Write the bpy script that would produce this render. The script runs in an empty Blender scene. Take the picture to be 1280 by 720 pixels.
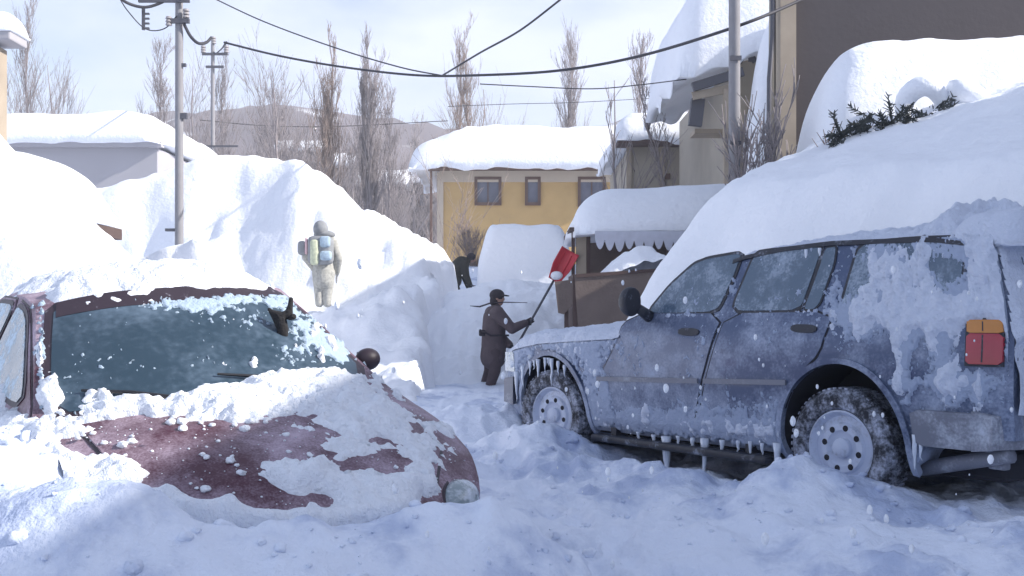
import bpy, bmesh, math, random
import numpy as np
from mathutils import Vector, Matrix, Euler
from mathutils.geometry import delaunay_2d_cdt

# ------------------------------------------------------------------ camera, sky, sun, exposure
S = bpy.context.scene
COL = S.collection
FPX, CX, HY, EYE = 1340.0, 640.0, 400.0, 1.2        # focal length and horizon in photo pixels, eye height in metres
cam = bpy.data.cameras.new("camera")
camo = bpy.data.objects.new("camera", cam)
COL.objects.link(camo)
cam.sensor_fit = 'HORIZONTAL'
cam.sensor_width = 36.0
cam.lens = 36.0 * FPX / 1280.0
cam.shift_y = (HY - 360.0) / 1280.0
cam.clip_start = 0.05
cam.clip_end = 3000.0
camo.location = (0, 0, EYE)
camo.rotation_euler = (math.radians(90), 0, 0)
S.camera = camo

SUN_AZ, SUN_EL = math.radians(100.0), math.radians(30.0)   # azimuth from +Y towards +X
sun_dir = Vector((math.sin(SUN_AZ) * math.cos(SUN_EL), math.cos(SUN_AZ) * math.cos(SUN_EL), math.sin(SUN_EL)))
W = bpy.data.worlds.new("World")
S.world = W
W.use_nodes = True
wn, wl = W.node_tree.nodes, W.node_tree.links
wn.clear()
w_out = wn.new('ShaderNodeOutputWorld')
w_bg = wn.new('ShaderNodeBackground')
w_sky = wn.new('ShaderNodeTexSky')
w_sky.sky_type = 'NISHITA'
w_sky.sun_disc = False
w_sky.sun_elevation = SUN_EL
w_sky.sun_rotation = SUN_AZ
w_sky.altitude = 200
w_sky.dust_density = 1.5
w_bg.inputs['Strength'].default_value = 0.112
w_tc = wn.new('ShaderNodeTexCoord')
w_map = wn.new('ShaderNodeMapping')
w_map.inputs['Scale'].default_value = (1.0, 1.0, 2.6)
w_no = wn.new('ShaderNodeTexNoise')
w_no.inputs['Scale'].default_value = 2.6
w_no.inputs['Detail'].default_value = 6
w_no.inputs['Roughness'].default_value = 0.52
w_rp = wn.new('ShaderNodeValToRGB')
w_rp.color_ramp.elements[0].position = 0.40
w_rp.color_ramp.elements[0].color = (0.30, 0.30, 0.30, 1)
w_rp.color_ramp.elements[1].position = 0.60
w_rp.color_ramp.elements[1].color = (1, 1, 1, 1)
w_mx = wn.new('ShaderNodeMix')
w_mx.data_type = 'RGBA'
w_mx.inputs[7].default_value = (4.7, 5.2, 6.9, 1)      # thin bright winter cloud
wl.new(w_tc.outputs['Generated'], w_map.inputs['Vector'])
wl.new(w_map.outputs['Vector'], w_no.inputs['Vector'])
wl.new(w_no.outputs['Fac'], w_rp.inputs['Fac'])
# cloud thins out towards the zenith, where the blue sky shows
w_sep = wn.new('ShaderNodeSeparateXYZ')
wl.new(w_tc.outputs['Generated'], w_sep.inputs[0])
w_el = wn.new('ShaderNodeMapRange')
w_el.inputs['From Min'].default_value = 0.30
w_el.inputs['From Max'].default_value = 0.75
w_el.inputs['To Min'].default_value = 1.0
w_el.inputs['To Max'].default_value = 0.42
wl.new(w_sep.outputs['Z'], w_el.inputs['Value'])
w_mul = wn.new('ShaderNodeMath')
w_mul.operation = 'MULTIPLY'
wl.new(w_rp.outputs['Color'], w_mul.inputs[0])
wl.new(w_el.outputs[0], w_mul.inputs[1])
wl.new(w_mul.outputs[0], w_mx.inputs[0])
wl.new(w_sky.outputs['Color'], w_mx.inputs[6])
wl.new(w_mx.outputs[2], w_bg.inputs['Color'])
wl.new(w_bg.outputs['Background'], w_out.inputs['Surface'])

sl = bpy.data.lights.new("sun", 'SUN')
sl.energy = 5.0
sl.angle = math.radians(0.6)
sl.color = (1.0, 0.95, 0.90)
so = bpy.data.objects.new("sun", sl)
so.rotation_euler = sun_dir.to_track_quat('Z', 'Y').to_euler()
so.location = (20, -10, 30)
COL.objects.link(so)
S.view_settings.view_transform = 'Standard'
S.view_settings.look = 'None'
S.view_settings.gamma = 1.0
S.view_settings.use_curve_mapping = False
S.view_settings.exposure = 0.64
S.cycles.max_bounces = 6
S.cycles.volume_bounces = 2
S.cycles.use_denoising = True

# ------------------------------------------------------------------ small helpers
rng = np.random.default_rng(7)
random.seed(7)

def at(px, py, Y):
    """point seen at photo pixel (px,py) at depth Y"""
    return Vector(((px - CX) / FPX * Y, Y, EYE + (HY - py) / FPX * Y))

def _hash(ix, iy, iz, seed):
    n = (ix.astype(np.int64) * 374761393 + iy.astype(np.int64) * 668265263 + iz.astype(np.int64) * 2147483647 + seed * 1274126177) & 0xFFFFFFFF
    n = ((n ^ (n >> 13)) * 1274126177) & 0xFFFFFFFF
    n = ((n ^ (n >> 16)) * 2246822519) & 0xFFFFFFFF
    n = n ^ (n >> 15)
    return (n & 0xFFFFFF).astype(np.float64) / 0xFFFFFF

def vnoise(x, y, z=0.0, seed=0):
    x, y, z = np.broadcast_arrays(np.asarray(x, float), np.asarray(y, float), np.asarray(z, float))
    ix, iy, iz = np.floor(x), np.floor(y), np.floor(z)
    fx, fy, fz = x - ix, y - iy, z - iz
    u, v, w = [f * f * f * (f * (f * 6 - 15) + 10) for f in (fx, fy, fz)]
    r = 0
    for a in (0, 1):
        for b in (0, 1):
            for c in (0, 1):
                k = (u if a else 1 - u) * (v if b else 1 - v) * (w if c else 1 - w)
                r = r + k * _hash(ix + a, iy + b, iz + c, seed)
    return r * 2 - 1

def fbm(x, y, z=0.0, octv=4, seed=0, gain=0.5, lac=2.03):
    r, a = 0, 1.0
    f = 1.0
    for i in range(octv):
        r = r + a * vnoise(np.asarray(x) * f + 13.7 * i, np.asarray(y) * f - 7.3 * i, np.asarray(z) * f + 3.1 * i, seed + i)
        a *= gain
        f *= lac
    return r

def billow(x, y, z=0.0, octv=3, seed=0, gain=0.5):
    r, a, f = 0, 1.0, 1.0
    for i in range(octv):
        r = r + a * (1 - 2 * np.abs(vnoise(np.asarray(x) * f + 5.1 * i, np.asarray(y) * f, np.asarray(z) * f, seed + i)))
        a *= gain
        f *= 2.1
    return -r

def sstep(a, b, x):
    t = np.clip((np.asarray(x, float) - a) / (b - a), 0, 1)
    return t * t * (3 - 2 * t)

def smin(a, b, k):
    h = np.clip(0.5 + 0.5 * (b - a) / k, 0, 1)
    return b * (1 - h) + a * h - k * h * (1 - h)

def smax(a, b, k):
    return -smin(-a, -b, k)

# ------------------------------------------------------------------ materials
def mat(name, color, rough=0.6, metal=0.0, spec=0.5, coat=0.0, var=0.0, vscale=6.0, bump=0.0, bscale=40.0, emis=None):
    m = bpy.data.materials.new(name)
    m.use_nodes = True
    nt = m.node_tree
    b = nt.nodes['Principled BSDF']
    b.inputs['Base Color'].default_value = (*color, 1)
    b.inputs['Roughness'].default_value = rough
    b.inputs['Metallic'].default_value = metal
    b.inputs['Specular IOR Level'].default_value = spec
    b.inputs['Coat Weight'].default_value = coat
    tc = nt.nodes.new('ShaderNodeTexCoord')
    if var:
        n = nt.nodes.new('ShaderNodeTexNoise')
        n.inputs['Scale'].default_value = vscale
        n.inputs['Detail'].default_value = 6
        nt.links.new(tc.outputs['Object'], n.inputs['Vector'])
        mx = nt.nodes.new('ShaderNodeMix')
        mx.data_type = 'RGBA'
        mx.inputs[6].default_value = (*[c * (1 - var) for c in color], 1)
        mx.inputs[7].default_value = (*[min(1, c * (1 + var)) for c in color], 1)
        nt.links.new(n.outputs['Fac'], mx.inputs[0])
        nt.links.new(mx.outputs[2], b.inputs['Base Color'])
    if bump:
        n2 = nt.nodes.new('ShaderNodeTexNoise')
        n2.inputs['Scale'].default_value = bscale
        n2.inputs['Detail'].default_value = 4
        nt.links.new(tc.outputs['Object'], n2.inputs['Vector'])
        bp = nt.nodes.new('ShaderNodeBump')
        bp.inputs['Strength'].default_value = bump
        bp.inputs['Distance'].default_value = 0.02
        nt.links.new(n2.outputs['Fac'], bp.inputs['Height'])
        nt.links.new(bp.outputs['Normal'], b.inputs['Normal'])
    return m

def snow_mat(name, color=(0.86, 0.88, 0.92), b1=0.5, s1=9.0, s2=70.0, b2=0.35):
    m = mat(name, color, rough=0.75, spec=0.25)
    nt = m.node_tree
    b = nt.nodes['Principled BSDF']
    tc = nt.nodes.new('ShaderNodeTexCoord')
    prev = None
    for sc, st, d in ((s1, b1, 0.05), (s2, b2, 0.008)):
        n = nt.nodes.new('ShaderNodeTexNoise')
        n.inputs['Scale'].default_value = sc
        n.inputs['Detail'].default_value = 5
        n.inputs['Roughness'].default_value = 0.6
        nt.links.new(tc.outputs['Object'], n.inputs['Vector'])
        bp = nt.nodes.new('ShaderNodeBump')
        bp.inputs['Strength'].default_value = st
        bp.inputs['Distance'].default_value = d
        nt.links.new(n.outputs['Fac'], bp.inputs['Height'])
        if prev:
            nt.links.new(prev.outputs['Normal'], bp.inputs['Normal'])
        prev = bp
    nt.links.new(prev.outputs['Normal'], b.inputs['Normal'])
    return m

def frost_mat(name, base, frost=(0.62, 0.66, 0.76), lo=0.45, hi=0.7, scale=5.0, rough=0.35, metal=0.0, coat=0.3, fine=60.0, zfrost=None, stretch=(1, 1, 1)):
    """paint or glass with frost grown over it in patches and specks"""
    m = mat(name, base, rough=rough, metal=metal, coat=coat)
    nt = m.node_tree
    b = nt.nodes['Principled BSDF']
    tc = nt.nodes.new('ShaderNodeTexCoord')
    mp = nt.nodes.new('ShaderNodeMapping')
    mp.inputs['Scale'].default_value = stretch
    nt.links.new(tc.outputs['Object'], mp.inputs['Vector'])
    n1 = nt.nodes.new('ShaderNodeTexNoise')
    n1.inputs['Scale'].default_value = scale
    n1.inputs['Detail'].default_value = 9
    n1.inputs['Roughness'].default_value = 0.66
    nt.links.new(mp.outputs['Vector'], n1.inputs['Vector'])
    n2 = nt.nodes.new('ShaderNodeTexNoise')
    n2.inputs['Scale'].default_value = fine
    n2.inputs['Detail'].default_value = 3
    nt.links.new(mp.outputs['Vector'], n2.inputs['Vector'])
    ad = nt.nodes.new('ShaderNodeMath')
    ad.operation = 'MULTIPLY_ADD'
    nt.links.new(n2.outputs['Fac'], ad.inputs[0])
    ad.inputs[1].default_value = 0.28
    nt.links.new(n1.outputs['Fac'], ad.inputs[2])
    src = ad
    if zfrost:
        sp = nt.nodes.new('ShaderNodeSeparateXYZ')
        nt.links.new(tc.outputs['Object'], sp.inputs[0])
        mr = nt.nodes.new('ShaderNodeMapRange')
        mr.inputs['From Min'].default_value = zfrost[0]
        mr.inputs['From Max'].default_value = zfrost[1]
        mr.inputs['To Min'].default_value = zfrost[2]
        mr.inputs['To Max'].default_value = 0.0
        nt.links.new(sp.outputs['Z'], mr.inputs['Value'])
        a2 = nt.nodes.new('ShaderNodeMath')
        a2.operation = 'ADD'
        nt.links.new(ad.outputs[0], a2.inputs[0])
        nt.links.new(mr.outputs[0], a2.inputs[1])
        src = a2
    rp = nt.nodes.new('ShaderNodeMapRange')
    rp.interpolation_type = 'SMOOTHSTEP'
    rp.inputs['From Min'].default_value = lo + 0.14
    rp.inputs['From Max'].default_value = hi + 0.14
    nt.links.new(src.outputs[0], rp.inputs['Value'])
    mx = nt.nodes.new('ShaderNodeMix')
    mx.data_type = 'RGBA'
    mx.inputs[6].default_value = (*base, 1)
    mx.inputs[7].default_value = (*frost, 1)
    nt.links.new(rp.outputs[0], mx.inputs[0])
    nt.links.new(mx.outputs[2], b.inputs['Base Color'])
    mr2 = nt.nodes.new('ShaderNodeMapRange')
    mr2.inputs['To Min'].default_value = rough
    mr2.inputs['To Max'].default_value = 0.85
    nt.links.new(rp.outputs[0], mr2.inputs['Value'])
    nt.links.new(mr2.outputs[0], b.inputs['Roughness'])
    mr3 = nt.nodes.new('ShaderNodeMapRange')
    mr3.inputs['To Min'].default_value = coat
    mr3.inputs['To Max'].default_value = 0.0
    nt.links.new(rp.outputs[0], mr3.inputs['Value'])
    nt.links.new(mr3.outputs[0], b.inputs['Coat Weight'])
    bp = nt.nodes.new('ShaderNodeBump')
    bp.inputs['Strength'].default_value = 0.3
    bp.inputs['Distance'].default_value = 0.004
    nt.links.new(src.outputs[0], bp.inputs['Height'])
    nt.links.new(bp.outputs['Normal'], b.inputs['Normal'])
    return m

M = {}
M['snow'] = snow_mat('snow')
M['snow_near'] = snow_mat('trampled_snow', color=(0.78, 0.83, 0.93), b1=0.6, s1=9, s2=60, b2=0.55)
def packed(m, dark=(0.47, 0.54, 0.71)):
    # patches where the snow is trodden to grey-blue ice
    nt = m.node_tree
    b = nt.nodes['Principled BSDF']
    tc = nt.nodes.new('ShaderNodeTexCoord')
    mp = nt.nodes.new('ShaderNodeMapping'); mp.inputs['Scale'].default_value = (1.1, 0.75, 1); mp.inputs['Rotation'].default_value = (0, 0, 0.5)
    n = nt.nodes.new('ShaderNodeTexNoise'); n.inputs['Scale'].default_value = 1.25; n.inputs['Detail'].default_value = 8; n.inputs['Roughness'].default_value = 0.62
    nt.links.new(tc.outputs['Object'], mp.inputs['Vector']); nt.links.new(mp.outputs['Vector'], n.inputs['Vector'])
    r = nt.nodes.new('ShaderNodeMapRange'); r.interpolation_type = 'SMOOTHSTEP'
    r.inputs['From Min'].default_value = 0.49; r.inputs['From Max'].default_value = 0.63
    nt.links.new(n.outputs['Fac'], r.inputs['Value'])
    mx = nt.nodes.new('ShaderNodeMix'); mx.data_type = 'RGBA'
    mx.inputs[6].default_value = b.inputs['Base Color'].default_value; mx.inputs[7].default_value = (*dark, 1)
    nt.links.new(r.outputs[0], mx.inputs[0]); nt.links.new(mx.outputs[2], b.inputs['Base Color'])
    r2 = nt.nodes.new('ShaderNodeMapRange'); r2.inputs['To Min'].default_value = 0.8; r2.inputs['To Max'].default_value = 0.5
    nt.links.new(r.outputs[0], r2.inputs['Value']); nt.links.new(r2.outputs[0], b.inputs['Roughness'])
packed(M['snow_near'])
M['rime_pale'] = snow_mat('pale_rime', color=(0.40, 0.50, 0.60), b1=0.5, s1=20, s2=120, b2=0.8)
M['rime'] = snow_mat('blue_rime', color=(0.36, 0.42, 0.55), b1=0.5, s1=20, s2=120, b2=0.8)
M['snow_far'] = snow_mat('far_snow', b1=0.4, s1=2.0, s2=14, b2=0.3)
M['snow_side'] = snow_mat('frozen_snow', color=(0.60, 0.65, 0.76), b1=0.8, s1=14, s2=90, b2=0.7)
M['snow_fluff'] = snow_mat('loose_snow', color=(0.84, 0.87, 0.92), b1=0.8, s1=16, s2=90, b2=0.6)
M['suv_paint'] = frost_mat('frosted_blue_paint', (0.056, 0.081, 0.154), frost=(0.42, 0.48, 0.61), lo=0.40, hi=0.84, scale=3.2, rough=0.38, metal=0.35, coat=0.25, zfrost=(0.3, 0.72, 0.28))
M['suv_trim'] = frost_mat('frosted_black_trim', (0.022, 0.024, 0.034), frost=(0.36, 0.40, 0.5), lo=0.56, hi=0.8, scale=7, rough=0.55, coat=0)
M['suv_glass'] = frost_mat('frosted_glass', (0.075, 0.115, 0.165), frost=(0.46, 0.54, 0.66), lo=0.42, hi=0.85, scale=4.5, rough=0.12, coat=0.5)
M['suv_bumper'] = frost_mat('frosted_grey_bumper', (0.17, 0.18, 0.22), frost=(0.5, 0.54, 0.62), lo=0.48, hi=0.8, scale=4, rough=0.5, coat=0)
M['red_paint'] = frost_mat('frosted_red_paint', (0.060, 0.008, 0.020), frost=(0.54, 0.44, 0.52), lo=0.33, hi=0.80, scale=3.0, rough=0.5, metal=0.0, coat=0.12, fine=110)
M['red_trim'] = frost_mat('dark_car_trim', (0.030, 0.018, 0.026), frost=(0.5, 0.5, 0.58), lo=0.62, hi=0.78, scale=12, rough=0.5, coat=0)
M['red_glass'] = frost_mat('fogged_windshield', (0.022, 0.045, 0.066), frost=(0.15, 0.21, 0.28), lo=0.36, hi=0.80, scale=1.1, rough=0.30, coat=0.10, fine=30)
M['red_side_glass'] = frost_mat('icy_side_glass', (0.05, 0.085, 0.10), frost=(0.55, 0.66, 0.74), lo=0.42, hi=0.62, scale=6.0, rough=0.12, coat=0.5)
M['tyre'] = frost_mat('snowy_rubber', (0.020, 0.021, 0.027), frost=(0.46, 0.50, 0.61), lo=0.38, hi=0.72, scale=9, rough=0.85, coat=0)
M['rim'] = frost_mat('frosted_rim', (0.24, 0.26, 0.32), frost=(0.56, 0.61, 0.72), lo=0.16, hi=0.50, scale=8, rough=0.4, metal=0.3, coat=0)
M['black'] = mat('black_plastic', (0.015, 0.015, 0.018), rough=0.45, var=0.3, vscale=20)
M['dark_under'] = mat('dark_underbody', (0.018, 0.018, 0.025), rough=0.9, var=0.3, vscale=8)
M['ice'] = mat('icicle_ice', (0.72, 0.78, 0.88), rough=0.15, spec=0.6)
M['ice'].node_tree.nodes['Principled BSDF'].inputs['Transmission Weight'].default_value = 0.15
M['lens_red'] = mat('red_lens', (0.34, 0.018, 0.035), rough=0.2, coat=0.5, var=0.25, vscale=9)
M['lens_amber'] = mat('amber_lens', (0.52, 0.20, 0.03), rough=0.2, coat=0.5, var=0.2, vscale=9)
M['lens_clear'] = frost_mat('clear_lens', (0.26, 0.31, 0.32), frost=(0.66, 0.70, 0.76), lo=0.42, hi=0.7, scale=10, rough=0.15, coat=0.7)
M['chrome'] = mat('dull_chrome', (0.5, 0.5, 0.55), rough=0.3, metal=0.9)
M['yellow_wall'] = mat('ochre_render', (0.50, 0.34, 0.15), rough=0.9, var=0.16, vscale=1.3, bump=0.2, bscale=30)
M['cream'] = mat('cream_trim', (0.50, 0.43, 0.34), rough=0.8, var=0.12, vscale=2)
M['brown_frame'] = mat('brown_frame', (0.12, 0.072, 0.055), rough=0.7, var=0.2)
M['pane'] = mat('window_pane', (0.10, 0.105, 0.14), rough=0.12, coat=0.4, var=0.5, vscale=1.5)
M['grey_wall'] = mat('grey_wall', (0.37, 0.36, 0.38), rough=0.9, var=0.08, vscale=0.8)
M['beige_wall'] = mat('beige_siding', (0.37, 0.33, 0.27), rough=0.9, var=0.18, vscale=1.5)
M['dark_wall'] = mat('dark_brown_wall', (0.075, 0.066, 0.070), rough=0.9, var=0.15, vscale=0.7, bump=0.15, bscale=12)
M['wood'] = mat('weathered_wood', (0.150, 0.115, 0.098), rough=0.85, var=0.3, vscale=3, bump=0.3, bscale=25)
M['wood_dark'] = mat('dark_wood', (0.085, 0.055, 0.048), rough=0.85, var=0.3, vscale=4)
M['trim_wood'] = mat('pale_timber', (0.36, 0.30, 0.23), rough=0.8, var=0.25, vscale=3)
M['concrete'] = mat('pole_concrete', (0.24, 0.235, 0.245), rough=0.85, var=0.15, vscale=6)
M['steel'] = mat('dark_steel', (0.10, 0.10, 0.115), rough=0.6, metal=0.3)
M['wire'] = mat('cable_sheath', (0.035, 0.035, 0.045), rough=0.7)
M['porcelain'] = mat('grey_porcelain', (0.30, 0.28, 0.28), rough=0.3)
M['awning'] = mat('snow_dusted_canvas', (0.52, 0.53, 0.60), rough=0.9, var=0.15, vscale=10)
M['bark'] = mat('bare_bark', (0.26, 0.23, 0.23), rough=0.9, var=0.3, vscale=2)
M['bark_warm'] = mat('warm_bark', (0.28, 0.22, 0.19), rough=0.9, var=0.3, vscale=2)
M['needle'] = mat('evergreen_needles', (0.055, 0.062, 0.058), rough=0.8, var=0.4, vscale=9)
M['hill'] = mat('wooded_hillside', (0.125, 0.11, 0.125), rough=1.0, var=0.35, vscale=0.06)
M['coat'] = mat('brown_coat', (0.095, 0.072, 0.078), rough=0.9, var=0.3, vscale=7, bump=1.0, bscale=9)
M['trouser'] = mat('dark_trousers', (0.075, 0.054, 0.058), rough=0.9, var=0.3, vscale=8, bump=1.0, bscale=9)
M['knit'] = mat('dark_cap_cloth', (0.035, 0.030, 0.036), rough=0.95)
M['skin'] = mat('skin', (0.36, 0.21, 0.16), rough=0.6)
M['olive'] = mat('olive_black_cloth', (0.040, 0.038, 0.030), rough=0.95, var=0.3, vscale=7)
M['red_plastic'] = mat('red_plastic', (0.55, 0.035, 0.05), rough=0.45, var=0.15, vscale=5)
M['camo'] = mat('speckled_grey_green_cloth', (0.38, 0.375, 0.34), rough=0.95, var=0.6, vscale=24)
M['pack_blue'] = mat('pale_blue_nylon', (0.36, 0.46, 0.54), rough=0.8, var=0.4, vscale=26)
M['pack_lime'] = mat('pale_lime_nylon', (0.50, 0.53, 0.38), rough=0.8, var=0.4, vscale=26)
M['pack_pink'] = mat('pink_strap', (0.62, 0.42, 0.43), rough=0.7)
M['pack_grey'] = mat('grey_hood_cloth', (0.25, 0.26, 0.27), rough=0.9, var=0.3, vscale=14)
M['boot'] = mat('dark_grey_boot', (0.10, 0.095, 0.115), rough=0.8, var=0.2)
M['glove'] = mat('black_knit_glove', (0.022, 0.021, 0.022), rough=1.0, bump=0.4, bscale=90)

# ------------------------------------------------------------------ object bookkeeping
def link(o, parent=None):
    COL.objects.link(o)
    if parent is not None:
        o.parent = parent
    return o

def empty(name, label, cat, loc=(0, 0, 0), rot=(0, 0, 0), group=None):
    o = bpy.data.objects.new(name, None)
    o.empty_display_size = 0.1
    o.location = loc
    o.rotation_euler = rot
    link(o)
    return tag(o, label, cat, group)

def tag(o, label=None, cat=None, group=None, kind=None):
    if label: o['label'] = label
    if cat: o['category'] = cat
    if group: o['group'] = group
    if kind: o['kind'] = kind
    return o

def mesh_obj(name, verts, faces, m, parent=None, smooth=True, loc=None, rot=None, kind=None):
    me = bpy.data.meshes.new(name)
    me.from_pydata([tuple(v) for v in verts], [], [tuple(f) for f in faces])
    me.validate()
    me.update()
    if smooth:
        me.polygons.foreach_set('use_smooth', [True] * len(me.polygons))
    for mm in (m if isinstance(m, (list, tuple)) else [m]):
        me.materials.append(mm)
    o = bpy.data.objects.new(name, me)
    if loc is not None: o.location = loc
    if rot is not None: o.rotation_euler = rot
    link(o, parent)
    if kind: o['kind'] = kind
    return o

def bm_obj(name, bm, m, parent=None, smooth=False, kind=None, loc=None, rot=None, sharp=None):
    me = bpy.data.meshes.new(name)
    bmesh.ops.recalc_face_normals(bm, faces=bm.faces)
    bm.to_mesh(me)
    bm.free()
    for mm in (m if isinstance(m, (list, tuple)) else [m]):
        me.materials.append(mm)
    if smooth:
        me.polygons.foreach_set('use_smooth', [True] * len(me.polygons))
        if sharp:
            me.set_sharp_from_angle(angle=math.radians(sharp))
    o = bpy.data.objects.new(name, me)
    if loc is not None: o.location = loc
    if rot is not None: o.rotation_euler = rot
    link(o, parent)
    if kind: o['kind'] = kind
    return o

def box(bm, c, s, rot=None, bevel=0.0, seg=2):
    r = bmesh.ops.create_cube(bm, size=1.0)
    vs = r['verts']
    mtx = Matrix.Translation(Vector(c)) @ (rot.to_matrix().to_4x4() if rot else Matrix()) @ Matrix.Diagonal((*s, 1))
    bmesh.ops.transform(bm, matrix=mtx, verts=vs)
    if bevel:
        es = list({e for v in vs for e in v.link_edges})
        bmesh.ops.bevel(bm, geom=es, offset=bevel, segments=seg, profile=0.5, affect='EDGES')

def tube_pts(pts, rad, n=8, close=True):
    """tube along a polyline; returns verts, faces"""
    pts = [Vector(p) for p in pts]
    if not hasattr(rad, '__len__'): rad = [rad] * len(pts)
    V, F = [], []
    up = None
    for i, p in enumerate(pts):
        d = (pts[min(i + 1, len(pts) - 1)] - pts[max(i - 1, 0)])
        d = d.normalized() if d.length > 1e-9 else Vector((0, 0, 1))
        if up is None:
            a = Vector((0, 0, 1)) if abs(d.z) < 0.9 else Vector((1, 0, 0))
            up = d.cross(a).normalized()
        up = (up - d * up.dot(d)).normalized()
        w = d.cross(up)
        for k in range(n):
            t = 2 * math.pi * k / n
            V.append(p + (up * math.cos(t) + w * math.sin(t)) * rad[i])
    for i in range(len(pts) - 1):
        for k in range(n):
            a, b = i * n + k, i * n + (k + 1) % n
            F.append((a, b, b + n, a + n))
    if close:
        F.append(tuple(range(n))[::-1])
        F.append(tuple(range((len(pts) - 1) * n, len(pts) * n)))
    return V, F

class MB:
    """collects verts/faces for ONE mesh"""
    def __init__(s): s.V, s.F = [], []
    def add(s, V, F):
        b = len(s.V)
        s.V += [tuple(v) for v in V]
        s.F += [tuple(i + b for i in f) for f in F]
        return s
    def tube(s, pts, rad, n=8): return s.add(*tube_pts(pts, rad, n))
    def box(s, c, sz, bevel=0.0, rot=None):
        bm = bmesh.new()
        box(bm, c, sz, rot, bevel)
        bm.verts.index_update()
        s.add([v.co.copy() for v in bm.verts], [[v.index for v in f.verts] for f in bm.faces])
        bm.free()
        return s
    def build(s, name, m, parent=None, smooth=False, sharp=None, **k):
        o = mesh_obj(name, s.V, s.F, m, parent, smooth, **k)
        if sharp and smooth: o.data.set_sharp_from_angle(angle=math.radians(sharp))
        return o

def lathe(profile, n=32, axis='y'):
    """profile = (radius, offset along axis)"""
    V, F = [], []
    for r, a in profile:
        for k in range(n):
            t = 2 * math.pi * k / n
            c, s_ = r * math.cos(t), r * math.sin(t)
            V.append((c, a, s_) if axis == 'y' else (c, s_, a))
    for i in range(len(profile) - 1):
        for k in range(n):
            a, b = i * n + k, i * n + (k + 1) % n
            F.append((a, b, b + n, a + n))
    return V, F

def grid_mesh(P, keep=None):
    """P (n,m,3) -> verts, faces, only cells in keep (n-1,m-1)"""
    n, m_ = P.shape[:2]
    idx = np.arange(n * m_).reshape(n, m_)
    Q = np.stack([idx[:-1, :-1], idx[1:, :-1], idx[1:, 1:], idx[:-1, 1:]], -1)
    Q = Q[keep] if keep is not None else Q.reshape(-1, 4)
    used = np.unique(Q)
    re = np.full(n * m_, -1)
    re[used] = np.arange(len(used))
    return P.reshape(-1, 3)[used], re[Q]

def fast_obj(name, V, Q, m, parent=None, kind=None, loc=None, rot=None):
    V = np.asarray(V, np.float32)
    Q = np.asarray(Q, np.int32)
    me = bpy.data.meshes.new(name)
    me.vertices.add(len(V))
    me.vertices.foreach_set('co', V.ravel())
    k = Q.shape[1]
    me.loops.add(Q.size)
    me.loops.foreach_set('vertex_index', Q.ravel())
    me.polygons.add(len(Q))
    me.polygons.foreach_set('loop_start', np.arange(0, Q.size, k, dtype=np.int32))
    me.polygons.foreach_set('use_smooth', np.ones(len(Q), bool))
    me.update(calc_edges=True)
    me.validate()
    for mm in (m if isinstance(m, (list, tuple)) else [m]):
        me.materials.append(mm)
    o = bpy.data.objects.new(name, me)
    if loc is not None: o.location = loc
    if rot is not None: o.rotation_euler = rot
    link(o, parent)
    if kind: o['kind'] = kind
    return o

def evaluated(o):
    """replace the modifiers of o by their result"""
    dg = bpy.context.evaluated_depsgraph_get()
    me = bpy.data.meshes.new_from_object(o.evaluated_get(dg))
    old = o.data
    o.modifiers.clear()
    o.data = me
    bpy.data.meshes.remove(old)
    return o

def snow_cap(name, cx, cy, lx, ly, z0, h, parent=None, m=None, rot=0.0, edge=0.35, n=(60, 40), amp=0.08, seed=1, over=0.0, skew=None, world=True, zf=None, label=None, fs=0.7, sag=0.0):
    """thick rounded layer of snow on a rectangular roof or top, with a closed underside; zf(u,v) lets the underside follow a pitched roof"""
    nu, nv = n
    # non-uniform parameters: dense at the rounded rim
    def par(k):
        t = np.linspace(-1, 1, k)
        return np.sign(t) * (1 - (1 - np.abs(t)) ** 1.6)
    U, Vv = np.meshgrid(par(nu), par(nv), indexing='ij')
    p = 7.0
    hx, hy = lx / 2 + over, ly / 2 + over
    X, Y = U * hx, Vv * hy
    du, dv = (1 - np.abs(U)) * hx, (1 - np.abs(Vv)) * hy
    d = np.minimum(du, dv)
    d = smin(du, dv, edge * 0.6)
    d = np.clip(d, 0, None)
    prof = np.sqrt(np.clip(1 - (1 - np.clip(d / edge, 0, 1)) ** 2, 0, 1))
    nz = fbm(X * fs + seed * 3.3, Y * fs, 0, 4, seed)
    H = h * prof * (1 + amp * nz) + amp * 0.25 * h * fbm(X * 3 * fs, Y * 3 * fs, 0, 3, seed + 9) * prof
    # bulge: rim pushed outwards half way up
    zb = zf(X, Y) if zf else np.zeros_like(X)
    top = np.stack([X + 0.15 * edge * (vnoise(X, Y, H * 2, seed + 3)) * (1 - prof), Y, zb + H], -1)
    drop = sag * (0.4 + 0.6 * vnoise(X * 2.2, Y * 2.2, 0, seed + 5)) * (1 - prof)
    top[..., 2] -= drop
    bot = np.stack([X * 0.985, Y * 0.985, zb - 0.02 - drop], -1)
    V1, Q1 = grid_mesh(top)
    V2, Q2 = grid_mesh(bot)
    off = len(V1)
    ring = []
    for i in range(nu - 1): ring.append((i * nv, (i + 1) * nv))
    for j in range(nv - 1): ring.append(((nu - 1) * nv + j, (nu - 1) * nv + j + 1))
    for i in range(nu - 1, 0, -1): ring.append((i * nv + nv - 1, (i - 1) * nv + nv - 1))
    for j in range(nv - 1, 0, -1): ring.append((j, j - 1))
    R = np.array([(a, b, b + off, a + off) for a, b in ring])
    Vall = np.concatenate([V1, V2])
    Qall = np.concatenate([Q1, Q2[:, ::-1] + off, R[:, ::-1]])
    o = fast_obj(name, Vall, Qall, m or M['snow'], parent, loc=(cx, cy, z0), rot=(0, 0, rot))
    return o
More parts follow.
